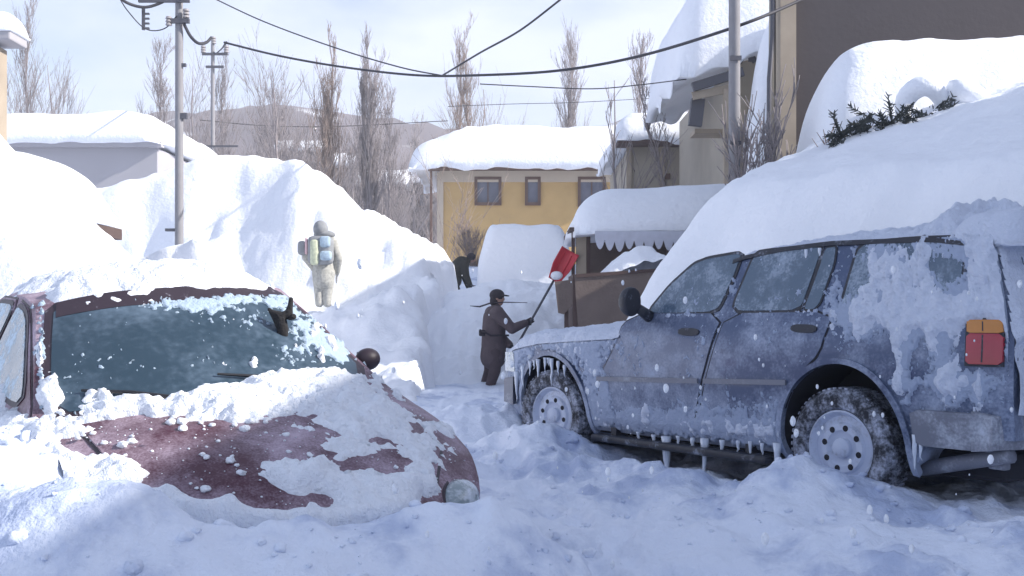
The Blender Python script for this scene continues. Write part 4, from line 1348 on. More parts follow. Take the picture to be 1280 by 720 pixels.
# doors (built from the same outline on either flank), with a dark shut line round each
doors = {'front': [(768, 436), (780, 404), (806, 392), (905, 392), (878, 470), (868, 530), (742, 528), (750, 472)],
         'rear': [(911, 392), (1043, 390), (1024, 442), (996, 470), (983, 500), (972, 532), (873, 531), (884, 470)]}
for sg in (1, -1):
    fn = (lambda x, z, off, sg=sg: suv_side(x, z, off, sg))
    for k, pp in doors.items():
        ol = chaikin(suv_poly(pp), 1, 0.15)
        d = patch('door', ol, fn, -0.01, 0.007, M['suv_paint'], suv, 0.06)
        patch('shut_line', poly_offset(ol, 0.012), fn, -0.012, 0.0025, M['dark_under'], d, 0.08)
        # handle
        hx, hz = suv_px(*((862, 415) if k == 'front' else (1006, 411)))
        hr = [(hx - 0.10, hz - 0.030), (hx + 0.10, hz - 0.024), (hx + 0.10, hz + 0.026), (hx - 0.10, hz + 0.022)]
        patch('handle', chaikin(hr, 2), fn, 0.0, 0.016, M['suv_trim'], d, 0.03)
        # rub strip
        a, b = (suv_px(748, 473), suv_px(874, 476)) if k == 'front' else (suv_px(881, 476), suv_px(984, 478))
        patch('rub_strip', [(a[0], a[1] - 0.016), (b[0], b[1] - 0.016), (b[0], b[1] + 0.016), (a[0], a[1] + 0.016)], fn, 0.0, 0.022, M['suv_bumper'], d, 0.05)
    wins = [[(810, 392), (838, 358), (868, 331), (886, 324), (928, 317), (918, 345), (897, 390)],
            [(915, 389), (943, 322), (950, 316), (1029, 308), (1018, 340), (1001, 388)],
            [(1006, 387), (1022, 345), (1033, 311), (1046, 309), (1043, 330), (1026, 378), (1018, 387)],
            [(1052, 390), (1056, 372), (1073, 314), (1084, 305), (1150, 300), (1212, 298), (1206, 340), (1194, 378), (1150, 386)]]
    for k, pp in enumerate(wins):
        ol = chaikin(suv_poly(pp), 2, 0.12)
        wdw = patch('window', poly_offset(ol, 0.022 if k != 2 else 0.012), fn, -0.01, 0.006, M['suv_trim'], suv, 0.06)
        patch('pane', ol, fn, 0.0, 0.010, M['suv_glass'], wdw, 0.05)
    # roof gutter, sill, flares
    gx_ = np.linspace(-0.93, 0.98, 20)
    gz = s_zt(gx_) - s_crown(gx_) + 0.0
    patch('roof_gutter', [(x, z - 0.015) for x, z in zip(gx_, gz)] + [(x, z + 0.012) for x, z in zip(gx_[::-1], gz[::-1])], fn, 0.0, 0.016, M['suv_trim'], suv, 0.06)
    MB().box((1.42, sg * 0.86, 0.255), (1.75, 0.13, 0.055), 0.02).box((0.75, sg * 0.80, 0.29), (0.06, 0.1, 0.1)).box((2.1, sg * 0.80, 0.29), (0.06, 0.1, 0.1)).build('running_board', M['suv_trim'], suv)
    for cx_, rz in ((0.0, 0.50), (2.83, 0.475)):
        inner = [(cx_ + 0.452 * math.cos(t), 0.40 + rz * math.sin(t)) for t in np.linspace(math.radians(-14), math.radians(194), 40)]
        outer = [(cx_ + 0.492 * math.cos(t), 0.40 + (rz + 0.035) * math.sin(t)) for t in np.linspace(math.radians(194), math.radians(-14), 40)]
        patch('wheel_arch', inner + outer, fn, -0.02, 0.022, M['suv_paint'], suv, 0.05)
    # mirror
    mx_, mz_ = suv_px(788, 377, 1.03)
    bm = bmesh.new()
    bmesh.ops.create_uvsphere(bm, u_segments=24, v_segments=16, radius=1.0)
    for v in bm.verts:
        c = v.co
        c.x = max(c.x, -0.35)
        v.co = Vector((mx_ + c.x * 0.09, sg * 1.03 + c.y * 0.085, mz_ + c.z * 0.108))
    mo = bm_obj('mirror', bm, M['suv_trim'], suv, True, sharp=40)
    MB().tube([(mx_ - 0.02, sg * 0.97, mz_ - 0.05), (mx_ - 0.02, sg * 0.86, mz_ - 0.11)], [0.035, 0.045], 10).build('mirror_arm', M['suv_trim'], mo, True)
    # tail lamp wraps the corner
    tl = [(1208, 404), (1257, 400), (1254, 456), (1212, 458)]
    xz = suv_poly([(1211, 405), (1248, 401), (1246, 455), (1213, 455)])
    x0, x1 = max(p[0] for p in xz), -1.02
    z0, z1 = min(p[1] for p in xz), max(p[1] for p in xz)
    zs_ = z0 + (z1 - z0) * 0.70
    tlo = patch('tail_lamp', [(x0 + 0.012, z0 - 0.012), (x1, z0 - 0.012), (x1, z1 + 0.012), (x0 + 0.012, z1 + 0.012)], fn, -0.02, 0.012, M['suv_trim'], suv, 0.03)
    patch('red_lens', chaikin([(x0, z0), (x1, z0), (x1, zs_ - 0.004), (x0, zs_ - 0.004)], 1, 0.1), fn, 0.0, 0.024, M['lens_red'], tlo, 0.03)
    xm = x0 + (x1 - x0) * 0.46
    patch('divider', [(xm - 0.004, z0 + 0.01), (xm + 0.004, z0 + 0.01), (xm + 0.004, zs_ - 0.012), (xm - 0.004, zs_ - 0.012)], fn, 0.0, 0.0255, M['suv_trim'], tlo, 0.03)
    patch('divider', [(xm - 0.003, zs_ + 0.01), (xm + 0.003, zs_ + 0.01), (xm + 0.003, z1 - 0.01), (xm - 0.003, z1 - 0.01)], fn, 0.0, 0.0235, M['suv_trim'], tlo, 0.03)
    patch('amber_lens', chaikin([(x0, zs_), (x1, zs_), (x1, z1), (x0, z1)], 1, 0.1), fn, 0.0, 0.022, M['lens_amber'], tlo, 0.03)
    # headlamp
    patch('headlamp', chaikin([(3.36, 0.72), (3.62, 0.72), (3.62, 0.88), (3.40, 0.89)], 1, 0.1), fn, -0.02, 0.02, M['lens_clear'], suv, 0.04)
    # filler of the rear end corner: bumper side
    pts = [(-0.52, 0.46), (-1.0, 0.46), (-1.0, 0.66), (-0.50, 0.66)]
    patch('bumper_end', chaikin(pts, 1, 0.1), fn, -0.02, 0.035, M['suv_bumper'], suv, 0.05)
patch('windshield', chaikin([(1.02, -0.60), (1.02, 0.60), (1.86, 0.72), (1.86, -0.72)], 2, 0.1), suv_top, -0.01, 0.010, M['suv_glass'], suv, 0.08)
patch('hood', chaikin([(2.02, -0.78), (2.02, 0.78), (3.45, 0.70), (3.60, 0.45), (3.60, -0.45), (3.45, -0.70)], 1, 0.12), suv_top, -0.01, 0.010, M['suv_paint'], suv, 0.08)
# front and rear bumpers, grille, tailgate
def bow(x0, dx, hw, z, hgt, dep, m, nm):
    V, F = [], []
    n = 24
    for i in range(n + 1):
        t = -1 + 2 * i / n
        y = hw * t
        x = x0 - dx * abs(t) ** 3
        for (ox, oz) in ((0, -hgt / 2), (math.copysign(dep, dx), -hgt / 2 + 0.02), (math.copysign(dep, dx), hgt / 2 - 0.02), (0, hgt / 2)):
            V.append((x + ox, y, z + oz))
    for i in range(n):
        for k in range(4):
            a, b = i * 4 + k, i * 4 + (k + 1) % 4
            F.append((a, b, b + 4, a + 4))
    F += [(0, 1, 2, 3), tuple(range(n * 4, n * 4 + 4))[::-1]]
    bm = bmesh.new()
    vs = [bm.verts.new(v) for v in V]
    for f in F: bm.faces.new([vs[i] for i in f])
    return bm_obj(nm, bm, m, suv, True, sharp=35)
bow(3.62, 0.28, 0.90, 0.56, 0.24, 0.13, M['suv_bumper'], 'front_bumper')
bow(-1.02, -0.16, 0.90, 0.56, 0.22, 0.12, M['suv_bumper'], 'rear_bumper')
g = MB()
for k in range(5): g.box((3.70, 0, 0.74 + 0.035 * k), (0.03, 0.9, 0.016))
g.build('grille', M['suv_trim'], suv)
tg = MB().box((-1.045, 0, 0.86), (0.02, 1.30, 0.44), 0.004).build('tailgate', M['suv_paint'], suv)
MB().box((-1.06, 0, 0.72), (0.012, 0.52, 0.11), 0.003).build('plate_recess', M['suv_trim'], tg)
bm = bmesh.new(); box(bm, (-0.985, 0, 1.32), (0.02, 1.12, 0.40), Euler((0, 0.20, 0)), 0.004)
bm_obj('rear_window', bm, M['suv_glass'], suv)
# tow bar with frozen slush, under the rear
MB().tube([(-0.45, 0.72, 0.30), (-1.02, 0.78, 0.44)], 0.045, 10).build('tow_bar', M['suv_bumper'], suv, True)
MB().box((-0.93, 0.74, 0.42), (0.10, 0.06, 0.14), 0.01).build('bumper_bracket', M['suv_bumper'], suv)

# --- snow on it
def px_density(P, blobs):
    x, y = suv_pix(P)
    d = np.zeros(len(x))
    for (cx_, cy_, rx, ry, a) in blobs:
        d = d + a * np.exp(-(((x - cx_) / rx) ** 2 + ((y - cy_) / ry) ** 2))
    return d, x, y
side_blobs = [(1075, 345, 14, 16, -.9), (1140, 330, 10, 18, -.6), (1185, 335, 24, 18, -.9), (1190, 308, 18, 8, -.5), (1205, 425, 10, 40, -.4), (1150, 440, 9, 40, -.5), (1100, 440, 20, 30, -.3), (1125, 322, 40, 20, .9), (1105, 352, 44, 24, 1.0), (1150, 345, 30, 20, .6), (1180, 318, 24, 26, .5), (1125, 385, 70, 20, 1.05), (1100, 405, 42, 18, .9),
              (1075, 425, 22, 22, .6), (1165, 400, 40, 30, .95), (1128, 440, 10, 46, .75), (1170, 440, 14, 30, .7), (1188, 470, 12, 40, .8), (1208, 385, 34, 26, 1.0),
              (1235, 345, 30, 46, 1.2), (1225, 300, 50, 24, 1.2), (1262, 380, 26, 30, 1.1), (1262, 430, 10, 40, .8), (1160, 478, 60, 8, .5), (1212, 478, 36, 16, .8), (1095, 395, 60, 10, .5),
              (862, 527, 120, 7, .85), (920, 538, 70, 8, .9), (955, 548, 40, 10, .7), (700, 430, 60, 30, .75), (745, 440, 16, 60, .5), (735, 505, 18, 40, .75), (640, 460, 20, 30, .7), (880, 512, 60, 7, .5), (790, 515, 50, 8, .5),
              (1000, 390, 60, 3, .35), (850, 394, 60, 3, .4), (1225, 480, 5, 30, .9), (1010, 312, 40, 4, .5)]
def h_side(X, Z):
    P = suv_side(X.ravel(), Z.ravel(), 0.0)
    d, px, py = px_density(P, side_blobs)
    n = fbm(X * 10, Z * 6, 0, 5, 91, gain=0.64).ravel() * 0.44 + billow(X * 30, Z * 22, 0, 2, 93).ravel() * 0.10
    h = (d - 0.52 + n)
    # keep the lamp clear
    lamp = np.exp(-(((px - 1232) / 23) ** 4 + ((py - 430) / 28) ** 4))
    h = h - 1.6 * lamp
    cxs = np.hypot((P[:, 0] - 0) / 0.455, (P[:, 2] - 0.40) / 0.50)
    cxf = np.hypot((P[:, 0] - 2.83) / 0.455, (P[:, 2] - 0.40) / 0.475)
    h = np.where((P[:, 0] > 1.9) & (P[:, 2] > s_zt(P[:, 0]) - s_crown(P[:, 0]) - 0.015), -1, h)
    h = np.where((cxs < 1.02) | (cxf < 1.02), -1, h)
    h = np.where(P[:, 2] > s_zt(P[:, 0]) - s_crown(P[:, 0]) + 0.03 * (P[:, 0] < 0.9), -1, h)
    h = np.where((P[:, 0] < -0.46) & (P[:, 2] < 0.54), -1, h)
    k = np.where(P[:, 0] > 1.9, 0.4, 1.0)
    rough = 0.010 * fbm(X * 26, Z * 26, 0, 3, 131).ravel() * sstep(0, 0.25, h)
    return (np.clip(h, -0.2, 1.0) * 0.045 * k + rough).reshape(X.shape)
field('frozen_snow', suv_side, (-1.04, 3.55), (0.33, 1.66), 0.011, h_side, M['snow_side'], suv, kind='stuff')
def h_roof(X, Y):
    ze = s_zt(X) - s_crown(X); ye = s_side(X, ze)
    edge = sstep(0, 0.16, ye - np.abs(Y) + 0.03 + 0.03 * fbm(X * 6, Y * 6, 0, 3, 94))
    t = 0.020 + 0.085 * sstep(0.35, -0.7, X) + 0.05 * sstep(-0.3, -0.9, X)
    n = fbm(X * 5, Y * 5, 0, 4, 95)
    h = t * edge * (1 + 0.5 * n) + 0.014 * billow(X * 16, Y * 16, 0, 2, 96) * edge
    return np.where((np.abs(Y) > ye + 0.005) | (X > 1.0), -0.01, h - 0.004)
def h_rime(X, Z):
    P = suv_side(X.ravel(), Z.ravel(), 0.0)
    d, px, py = px_density(P, side_blobs)
    low = sstep(0.75, 0.42, P[:, 2]) * 0.30
    n = fbm(X * 8, Z * 5, 0, 4, 91, gain=0.62).ravel() * 0.34 + fbm(X * 42, Z * 36, 0, 3, 121, gain=0.7).ravel() * 0.30
    h = d + low - 0.36 + n
    lamp = np.exp(-(((px - 1232) / 26) ** 4 + ((py - 430) / 32) ** 4))
    h = h - 1.6 * lamp
    h = np.where((P[:, 0] > 1.9) & (P[:, 2] > s_zt(P[:, 0]) - s_crown(P[:, 0]) - 0.015), -1, h)
    cxs = np.hypot((P[:, 0] - 0) / 0.455, (P[:, 2] - 0.40) / 0.50)
    cxf = np.hypot((P[:, 0] - 2.83) / 0.455, (P[:, 2] - 0.40) / 0.475)
    h = np.where((cxs < 1.10) | (cxf < 1.10), -1, h)
    h = np.where(P[:, 2] > s_zt(P[:, 0]) - s_crown(P[:, 0]) + 0.01, -1, h)
    h = np.where((P[:, 0] < -0.46) & (P[:, 2] < 0.54), -1, h)
    return np.clip(h * 0.07, -0.01, 0.011 + 0.006 * np.clip(h, 0, 1)).reshape(X.shape)
field('rime', suv_side, (-1.04, 3.55), (0.33, 1.66), 0.008, h_rime, M['rime'], suv, kind='stuff')
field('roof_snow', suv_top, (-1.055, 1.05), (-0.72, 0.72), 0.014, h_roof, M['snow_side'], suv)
def h_hood(X, Y):
    ze = s_zt(X) - s_crown(X); ye = s_side(X, ze)
    edge = sstep(0, 0.14, ye - np.abs(Y) + 0.05 + 0.03 * fbm(X * 7, Y * 7, 0, 3, 97))
    n = fbm(X * 4, Y * 4, 0, 4, 98)
    h = (0.045 + 0.03 * sstep(2.0, 2.5, X)) * edge * (1 + 0.3 * n) + 0.006 * billow(X * 14, Y * 14, 0, 2, 99) * edge
    return np.where(np.abs(Y) > ye + 0.005, -0.01, h)
snow_cap('rear_roof_snow', -0.84, 0, 0.50, 1.46, 1.60, 0.22, suv, M['snow_side'], edge=0.26, n=(50, 80), amp=0.22, seed=33, fs=2.2, sag=0.03)
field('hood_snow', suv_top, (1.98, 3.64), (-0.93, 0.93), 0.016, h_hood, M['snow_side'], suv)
# snow plastered over the rear end
def suv_rear(y, z, off):
    x = -1.06 + s_lean(np.full_like(np.asarray(z, float), -1.06), z)
    return np.stack([x - off, np.asarray(y, float), np.asarray(z, float)], -1)
def h_rear(Y, Z):
    n = fbm(Y * 6, Z * 6, 3, 5, 101) * 0.5
    ok = (np.abs(Y) < s_side(-1.06, Z)) & (Z < 1.60)
    return np.clip(np.minimum(np.clip(0.3 + n, -0.1, 1) * 0.06, (s_side(-1.06, Z) - np.abs(Y) + 0.012) * 1.5), -0.01, 1) * (Z < 1.60) - 0.01 * (Z >= 1.60)
field('rear_snow', suv_rear, (-0.84, 0.84), (0.66, 1.62), 0.016, h_rear, M['snow_side'], suv)
# icicles
rnd = random.Random(3)
ic = [(835, 543, 42, 15), (883, 546, 44, 11), (905, 548, 18, 7), (925, 549, 12, 6), (940, 550, 16, 6), (955, 552, 14, 6), (974, 552, 56, 12), (819, 541, 14, 7), (727, 530, 18, 7), (868, 545, 14, 7),
      (1146, 542, 34, 9), (1153, 543, 24, 7), (1010, 313, 18, 5), (1027, 311, 12, 5), (800, 538, 10, 6), (850, 543, 12, 6),
      (665, 451, 14, 5), (675, 449, 22, 6), (684, 447, 12, 5), (692, 448, 26, 6), (700, 451, 14, 5), (656, 457, 22, 6), (648, 464, 28, 7), (708, 456, 12, 5), (670, 450, 9, 4), (688, 447, 8, 4)]
for (px, py, L, w_) in ic:
    x, z = suv_px(px, py)
    p = suv_side(x, z, 0.020)
    scale = 1340 / (SUV_M @ Vector((x, 0.9, z))).y
    mb = MB(); icicle(mb, p, L / scale * 1.35, w_ / scale * 0.45, rnd)
    mb.build('icicle', M['ice'], suv, True)

# ================================================================== dark red saloon on the left
RC = Vector((-1.30, 4.985, -0.077))
RCR = (math.radians(5.0), math.radians(5.6), math.radians(-54.0))
red = empty('parked_car', 'dark red saloon on the left, half buried in snow with a fogged windshield', 'car', RC, RCR)
RED_M = Matrix.Translation(RC) @ Euler(RCR).to_matrix().to_4x4()
RED_I = RED_M.inverted()
rx_ = [-3.05, -2.95, -2.6, -2.2, -1.75, -1.3, -1.0, -0.72, -0.45, 0.0, 0.08, 0.35, 0.65, 0.90, 1.05, 1.15, 1.20]
rz_ = [0.62, 0.80, 0.93, 1.00, 1.28, 1.405, 1.41, 1.385, 1.24, 0.965, 0.945, 0.925, 0.875, 0.80, 0.72, 0.62, 0.52]
rwz = [0.20, 0.30, 0.50, 0.70, 0.86, 0.94, 1.36, 1.45]
rwy = [0.74, 0.81, 0.845, 0.850, 0.83, 0.80, 0.60, 0.55]
def r_zt(x): return np.interp(x, rx_, rz_)
def r_p(x): return np.interp(x, [-3.05, -2.9, -2.5, -2.0, 0.5, 0.8, 1.0, 1.12, 1.2], [0.75, 0.86, 0.95, 1, 1, 0.955, 0.86, 0.74, 0.58])
def r_side(x, z): return np.interp(z, rwz, rwy) * r_p(x)
def r_crown(x): return np.interp(x, [-2.2, -1.3, -0.7, 0.0, 0.3, 1.0], [0.06, 0.055, 0.055, 0.045, 0.09, 0.13])
def r_bul(x, y, ye): return 0.20 * (1 - (y / ye) ** 2) * np.interp(x, [-1.3, -0.72, 0.0, 0.5, 1.15], [0, 0.75, 1, 0.4, 0.5])
def red_side(x, z, off, sgn=1):
    x = np.asarray(x, float); z = np.asarray(z, float)
    dn = (np.interp(z + 0.02, rwz, rwy) - np.interp(z - 0.02, rwz, rwy)) / 0.04
    k = 1 / np.sqrt(1 + dn * dn)
    return np.stack([x, sgn * (r_side(x, z) + off * k), z - dn * off * k], -1)
def red_top(x, y, off):
    x = np.asarray(x, float); y = np.asarray(y, float)
    ye = r_side(x, r_zt(x) - r_crown(x))
    q = np.clip(np.abs(y) / ye, 0, 1.03)
    dz = (r_zt(x + 0.03) - r_zt(x - 0.03)) / 0.06
    k = 1 / np.sqrt(1 + dz * dz)
    return np.stack([x + r_bul(x, y, ye) - dz * off * k, y, r_zt(x) - r_crown(x) * q ** 3 + off * k], -1)
def red_section(x):
    zt, c = float(r_zt(x)), float(r_crown(x))
    ze = zt - c
    zb = 0.22
    L = [(x, 0.0, zb), (x, 0.4, zb)]
    n = 14
    for i in range(n + 1):
        z = zb + (ze - zb) * i / n
        L.append((x, float(r_side(x, z)), z))
    ye = float(r_side(x, ze))
    for i in range(1, 9):
        y = ye * math.sin((1 - i / 8) * math.pi / 2)
        L.append((x + float(r_bul(x, y, ye)), y, zt - c * (y / ye) ** 3))
    return L
xs = sorted(set(np.round(np.concatenate([np.linspace(-3.05, 1.20, 72), [-0.72, 0.0, 0.08, 1.18, 1.1]]), 4)))
loft_body('body', xs, red_section, M['red_paint'], red, [(0.38, 0.30, 0.36, 0.37, 0.45, 1.1), (0.38, 0.30, 0.36, 0.37, -1.1, -0.45), (-2.2, 0.30, 0.36, 0.37, 0.45, 1.1), (-2.2, 0.30, 0.36, 0.37, -1.1, -0.45)])
for xx in (0.38, -2.2):
    for sg in (1, -1):
        make_wheel(red, xx, sg * 0.73, 0.30, 0.295, 0.19, sg)
# windshield with its black surround, hood panel with shut line
wsl = [(-0.70, -0.545), (-0.715, -0.3), (-0.715, 0.3), (-0.70, 0.545), (-0.40, 0.635), (-0.035, 0.735), (-0.02, 0.4), (-0.02, -0.4), (-0.035, -0.735), (-0.40, -0.635)]
ws = patch('windshield', chaikin(poly_offset(wsl, 0.035), 1, 0.2), red_top, -0.01, 0.006, M['red_trim'], red, 0.06)
patch('pane', chaikin(wsl, 1, 0.2), red_top, 0.0, 0.010, M['red_glass'], ws, 0.05)
patch('shade_band', [(-0.705, -0.535), (-0.72, -0.3), (-0.72, 0.3), (-0.705, 0.535), (-0.60, 0.565), (-0.61, 0.3), (-0.61, -0.3), (-0.60, -0.565)], red_top, 0.004, 0.0125, M['red_trim'], ws, 0.05)
hol = [(0.07, -0.66), (0.07, 0.66), (0.5, 0.655), (0.85, 0.60), (1.02, 0.46), (1.06, 0.2), (1.06, -0.2), (1.02, -0.46), (0.85, -0.60), (0.5, -0.655)]
hd = patch('hood', hol, red_top, -0.012, 0.010, M['red_paint'], red, 0.06)
patch('shut_line', poly_offset(hol, 0.014), red_top, -0.012, 0.0025, M['red_trim'], hd, 0.08)
for sg in (1, -1):
    fn = (lambda x, z, off, sg=sg: red_side(x, z, off, sg))
    d1 = [(-0.02, 0.93), (-0.78, 1.31), (-1.05, 1.335), (-1.12, 0.93), (-1.13, 0.34), (-0.05, 0.34), (0.02, 0.6)]
    d2 = [(-1.15, 0.93), (-1.08, 1.335), (-1.45, 1.32), (-1.95, 1.05), (-2.02, 0.70), (-1.78, 0.36), (-1.16, 0.34)]
    for ol in (d1, d2):
        ol = chaikin(ol, 1, 0.12)
        d = patch('door', ol, fn, -0.01, 0.008, M['red_paint'], red, 0.07)
        patch('shut_line', poly_offset(ol, 0.010), fn, -0.012, 0.0025, M['red_trim'], d, 0.09)
        hx = -0.95 if ol[0][0] > -0.5 else -1.85
        patch('handle', chaikin([(hx - 0.08, 0.80), (hx + 0.08, 0.80), (hx + 0.08, 0.835), (hx - 0.08, 0.835)], 2), fn, 0.0, 0.022, M['red_trim'], d, 0.03)
    for ol in ([(-0.20, 0.955), (-0.72, 1.255), (-0.85, 1.295), (-1.02, 1.305), (-1.085, 0.955)], [(-1.17, 0.955), (-1.10, 1.305), (-1.42, 1.29), (-1.78, 1.10), (-1.86, 0.965)]):
        ol = chaikin(ol, 2, 0.14)
        wdw = patch('window', poly_offset(ol, 0.022), fn, 0.0, 0.012, M['red_trim'], red, 0.06)
        patch('pane', ol, fn, 0.0, 0.016, M['red_side_glass'], wdw, 0.06)
    # headlight
    bm = bmesh.new()
    bmesh.ops.create_uvsphere(bm, u_segments=28, v_segments=18, radius=1.0)
    R_ = Euler((0, math.radians(-25), math.radians(38 * sg))).to_matrix()
    for v in bm.verts:
        c = Vector((v.co.x * 0.085, v.co.y * 0.125, v.co.z * 0.080))
        v.co = R_ @ c + Vector((1.075, sg * 0.565, 0.605))
    hl = bm_obj('headlight', bm, M['lens_clear'], red, True)
    ring = [R_ @ Vector((-0.005, 0.128 * math.cos(t), 0.083 * math.sin(t))) + Vector((1.075, sg * 0.565, 0.605)) for t in np.linspace(0, 2 * math.pi, 33)]
    MB().tube(ring, 0.010, 6).build('bezel', M['red_trim'], hl, True)
    patch('tail_lamp', chaikin([(-2.98, 0.60), (-2.70, 0.60), (-2.70, 0.76), (-2.95, 0.76)], 1, 0.1), fn, -0.02, 0.015, M['lens_red'], red, 0.05)
    if sg < 0: continue          # the other mirror is buried out of sight
    # mirror
    bm = bmesh.new()
    bmesh.ops.create_uvsphere(bm, u_segments=20, v_segments=14, radius=1.0)
    for v in bm.verts:
        c = v.co.copy(); c.x = max(c.x, -0.4)
        v.co = Vector((-0.23 + c.x * 0.055, sg * 0.865 + c.y * 0.068, 0.985 + c.z * 0.058))
    mo = bm_obj('mirror', bm, M['red_trim'], red, True, sharp=40)
    MB().box((-0.252, sg * 0.865, 0.985), (0.012, 0.10, 0.08), 0.004).build('mirror_glass', M['red_side_glass'], mo)
    MB().tube([(-0.23, sg * 0.84, 0.965), (-0.20, sg * 0.765, 0.95)], [0.022, 0.028], 8).build('mirror_arm', M['red_trim'], mo, True)
patch('rear_window', chaikin([(-2.15, -0.60), (-2.15, 0.60), (-1.78, 0.50), (-1.78, -0.50)], 2, 0.1), red_top, -0.01, 0.008, M['red_glass'], red, 0.08)
g = MB()
for k in range(3): g.box((1.20, 0, 0.47 + 0.045 * k), (0.03, 0.5, 0.02))
g.build('grille', M['red_trim'], red)
# bumper
V, F = [], []
n = 24
for i in range(n + 1):
    t = -1 + 2 * i / n
    x, y = 1.22 - 0.42 * abs(t) ** 2.6, 0.83 * t
    for ox, oz in ((-0.12, 0.22), (0.05, 0.25), (0.07, 0.38), (0.03, 0.50), (-0.12, 0.50)): V.append((x + ox, y, oz))
for i in range(n):
    for k in range(5):
        a, b = i * 5 + k, i * 5 + (k + 1) % 5
        F.append((a, b, b + 5, a + 5))
F += [tuple(range(5)), tuple(range(n * 5, n * 5 + 5))]
mesh_obj('front_bumper', V, F, M['red_paint'], red, True).data.set_sharp_from_angle(angle=math.radians(40))
# wipers
for (ya, yb, xo) in ((-0.25, -0.60, -0.12), (0.30, -0.05, -0.12)):
    p0 = red_top(np.array([0.0]), np.array([ya]), np.array([0.03]))[0]
    p1 = red_top(np.array([xo]), np.array([yb]), np.array([0.025]))[0]
    MB().tube([p0, (Vector(p0) + Vector(p1)) / 2 + Vector((0, 0, 0.01)), p1], [0.012, 0.009, 0.006], 6).build('wiper', M['black'], red)

def red_pix(P):
    A = np.array(RED_M)
    Wd = P @ A[:3, :3].T + A[:3, 3]
    return CX + FPX * Wd[:, 0] / Wd[:, 1], HY - FPX * (Wd[:, 2] - EYE) / Wd[:, 1]
def blob_sum(x, y, blobs):
    d = np.zeros(len(x))
    for (cx_, cy_, rx, ry, a) in blobs:
        d = d + a * np.exp(-(((x - cx_) / rx) ** 2 + ((y - cy_) / ry) ** 2))
    return d
hood_blobs = [(180, 512, 90, 16, 1.1), (270, 505, 60, 22, 1.0), (360, 485, 80, 30, 1.2), (430, 500, 60, 26, 1.0), (470, 520, 50, 18, .5), (400, 545, 60, 14, .45), (300, 515, 60, 14, .5), (90, 540, 50, 26, .9), (480, 535, 60, 24, .8), (430, 560, 40, 18, .7), (530, 560, 30, 30, .5),
              (370, 600, 40, 20, .9), (400, 590, 30, 14, .6), (450, 610, 90, 16, 1.0), (530, 600, 30, 16, .4), (120, 590, 80, 22, .8), (60, 620, 90, 40, 1.2), (190, 640, 110, 22, 1.1), (330, 655, 140, 18, 1.3), (480, 640, 70, 20, 1.1), (205, 628, 26, 8, .7), (285, 640, 12, 14, .6), (240, 565, 30, 8, .2)]
def h_rhood(X, Y):
    P = red_top(X.ravel(), Y.ravel(), 0.0)
    px, py = red_pix(P)
    d = blob_sum(px, py, hood_blobs)
    ye = r_side(X, r_zt(X) - r_crown(X)).ravel()
    n = fbm(X * 6, Y * 6, 0, 5, 111, gain=0.6).ravel() * 0.36 + 0.16 * fbm(X * 26, Y * 26, 0, 3, 112).ravel() * (py < 600)
    h = d - 0.56 + n
    h = np.where((np.abs(Y.ravel()) > ye) , -1, h)
    h = np.clip(h, -0.2, 1.1)
    return (np.where(h > 0, 0.085 * np.clip(h, 0, 2) ** 0.85, -0.01)).reshape(X.shape)
field('hood_snow', red_top, (-0.06, 1.19), (-0.83, 0.83), 0.009, h_rhood, M['snow_fluff'], red)
def crumbs_on_hood():
    r = np.random.default_rng(77)
    bm = bmesh.new(); bmesh.ops.create_icosphere(bm, subdivisions=2, radius=1.0); bm.verts.index_update()
    B = np.array([tuple(v.co) for v in bm.verts]); Fb = np.array([[v.index for v in f.verts] for f in bm.faces]); bm.free()
    Vs, Fs = [], []
    for i in range(420):
        x, y = r.uniform(0.12, 1.05), r.uniform(-0.72, 0.72)
        s = 0.0025 + 0.020 * r.random() ** 7
        n = 1 + 0.35 * fbm(B[:, 0] * 1.4 + 3 * i, B[:, 1] * 1.4, B[:, 2] * 1.4, 2, 5)
        p = red_top(np.array([x]), np.array([y]), np.array([0.010 + s * 0.2]))[0]
        Vs.append(B * n[:, None] * s * np.array([1.3, 1.0, 0.7]) + p); Fs.append(Fb + len(B) * i)
    fast_obj('snow_crumbs', np.concatenate(Vs), np.concatenate(Fs), M['snow_fluff'], red, kind='stuff')
crumbs_on_hood()
def h_rroof(X, Y):
    ye = r_side(X, r_zt(X) - r_crown(X))
    w = 0.05 * fbm(X * 5, Y * 5, 0, 4, 114)
    edge = sstep(0, 0.20, ye - np.abs(Y) - 0.035 + w)
    fr = sstep(-0.66, -0.86, X + w * 1.3 - 0.10 * sstep(-0.1, 0.5, Y))
    rear = sstep(-2.9, -2.6, X)
    t = 0.09 * (1 - 0.35 * sstep(-0.2, 0.5, Y))
    h = t * edge * fr * rear * (1 + 0.35 * fbm(X * 3, Y * 3, 0, 3, 115)) + 0.008 * billow(X * 14, Y * 14, 0, 2, 116) * edge * fr
    return np.where((edge * fr * rear) < 0.02, -0.01, h)
field('roof_snow', red_top, (-2.95, -0.58), (-0.70, 0.70), 0.014, h_rroof, M['snow_fluff'], red)
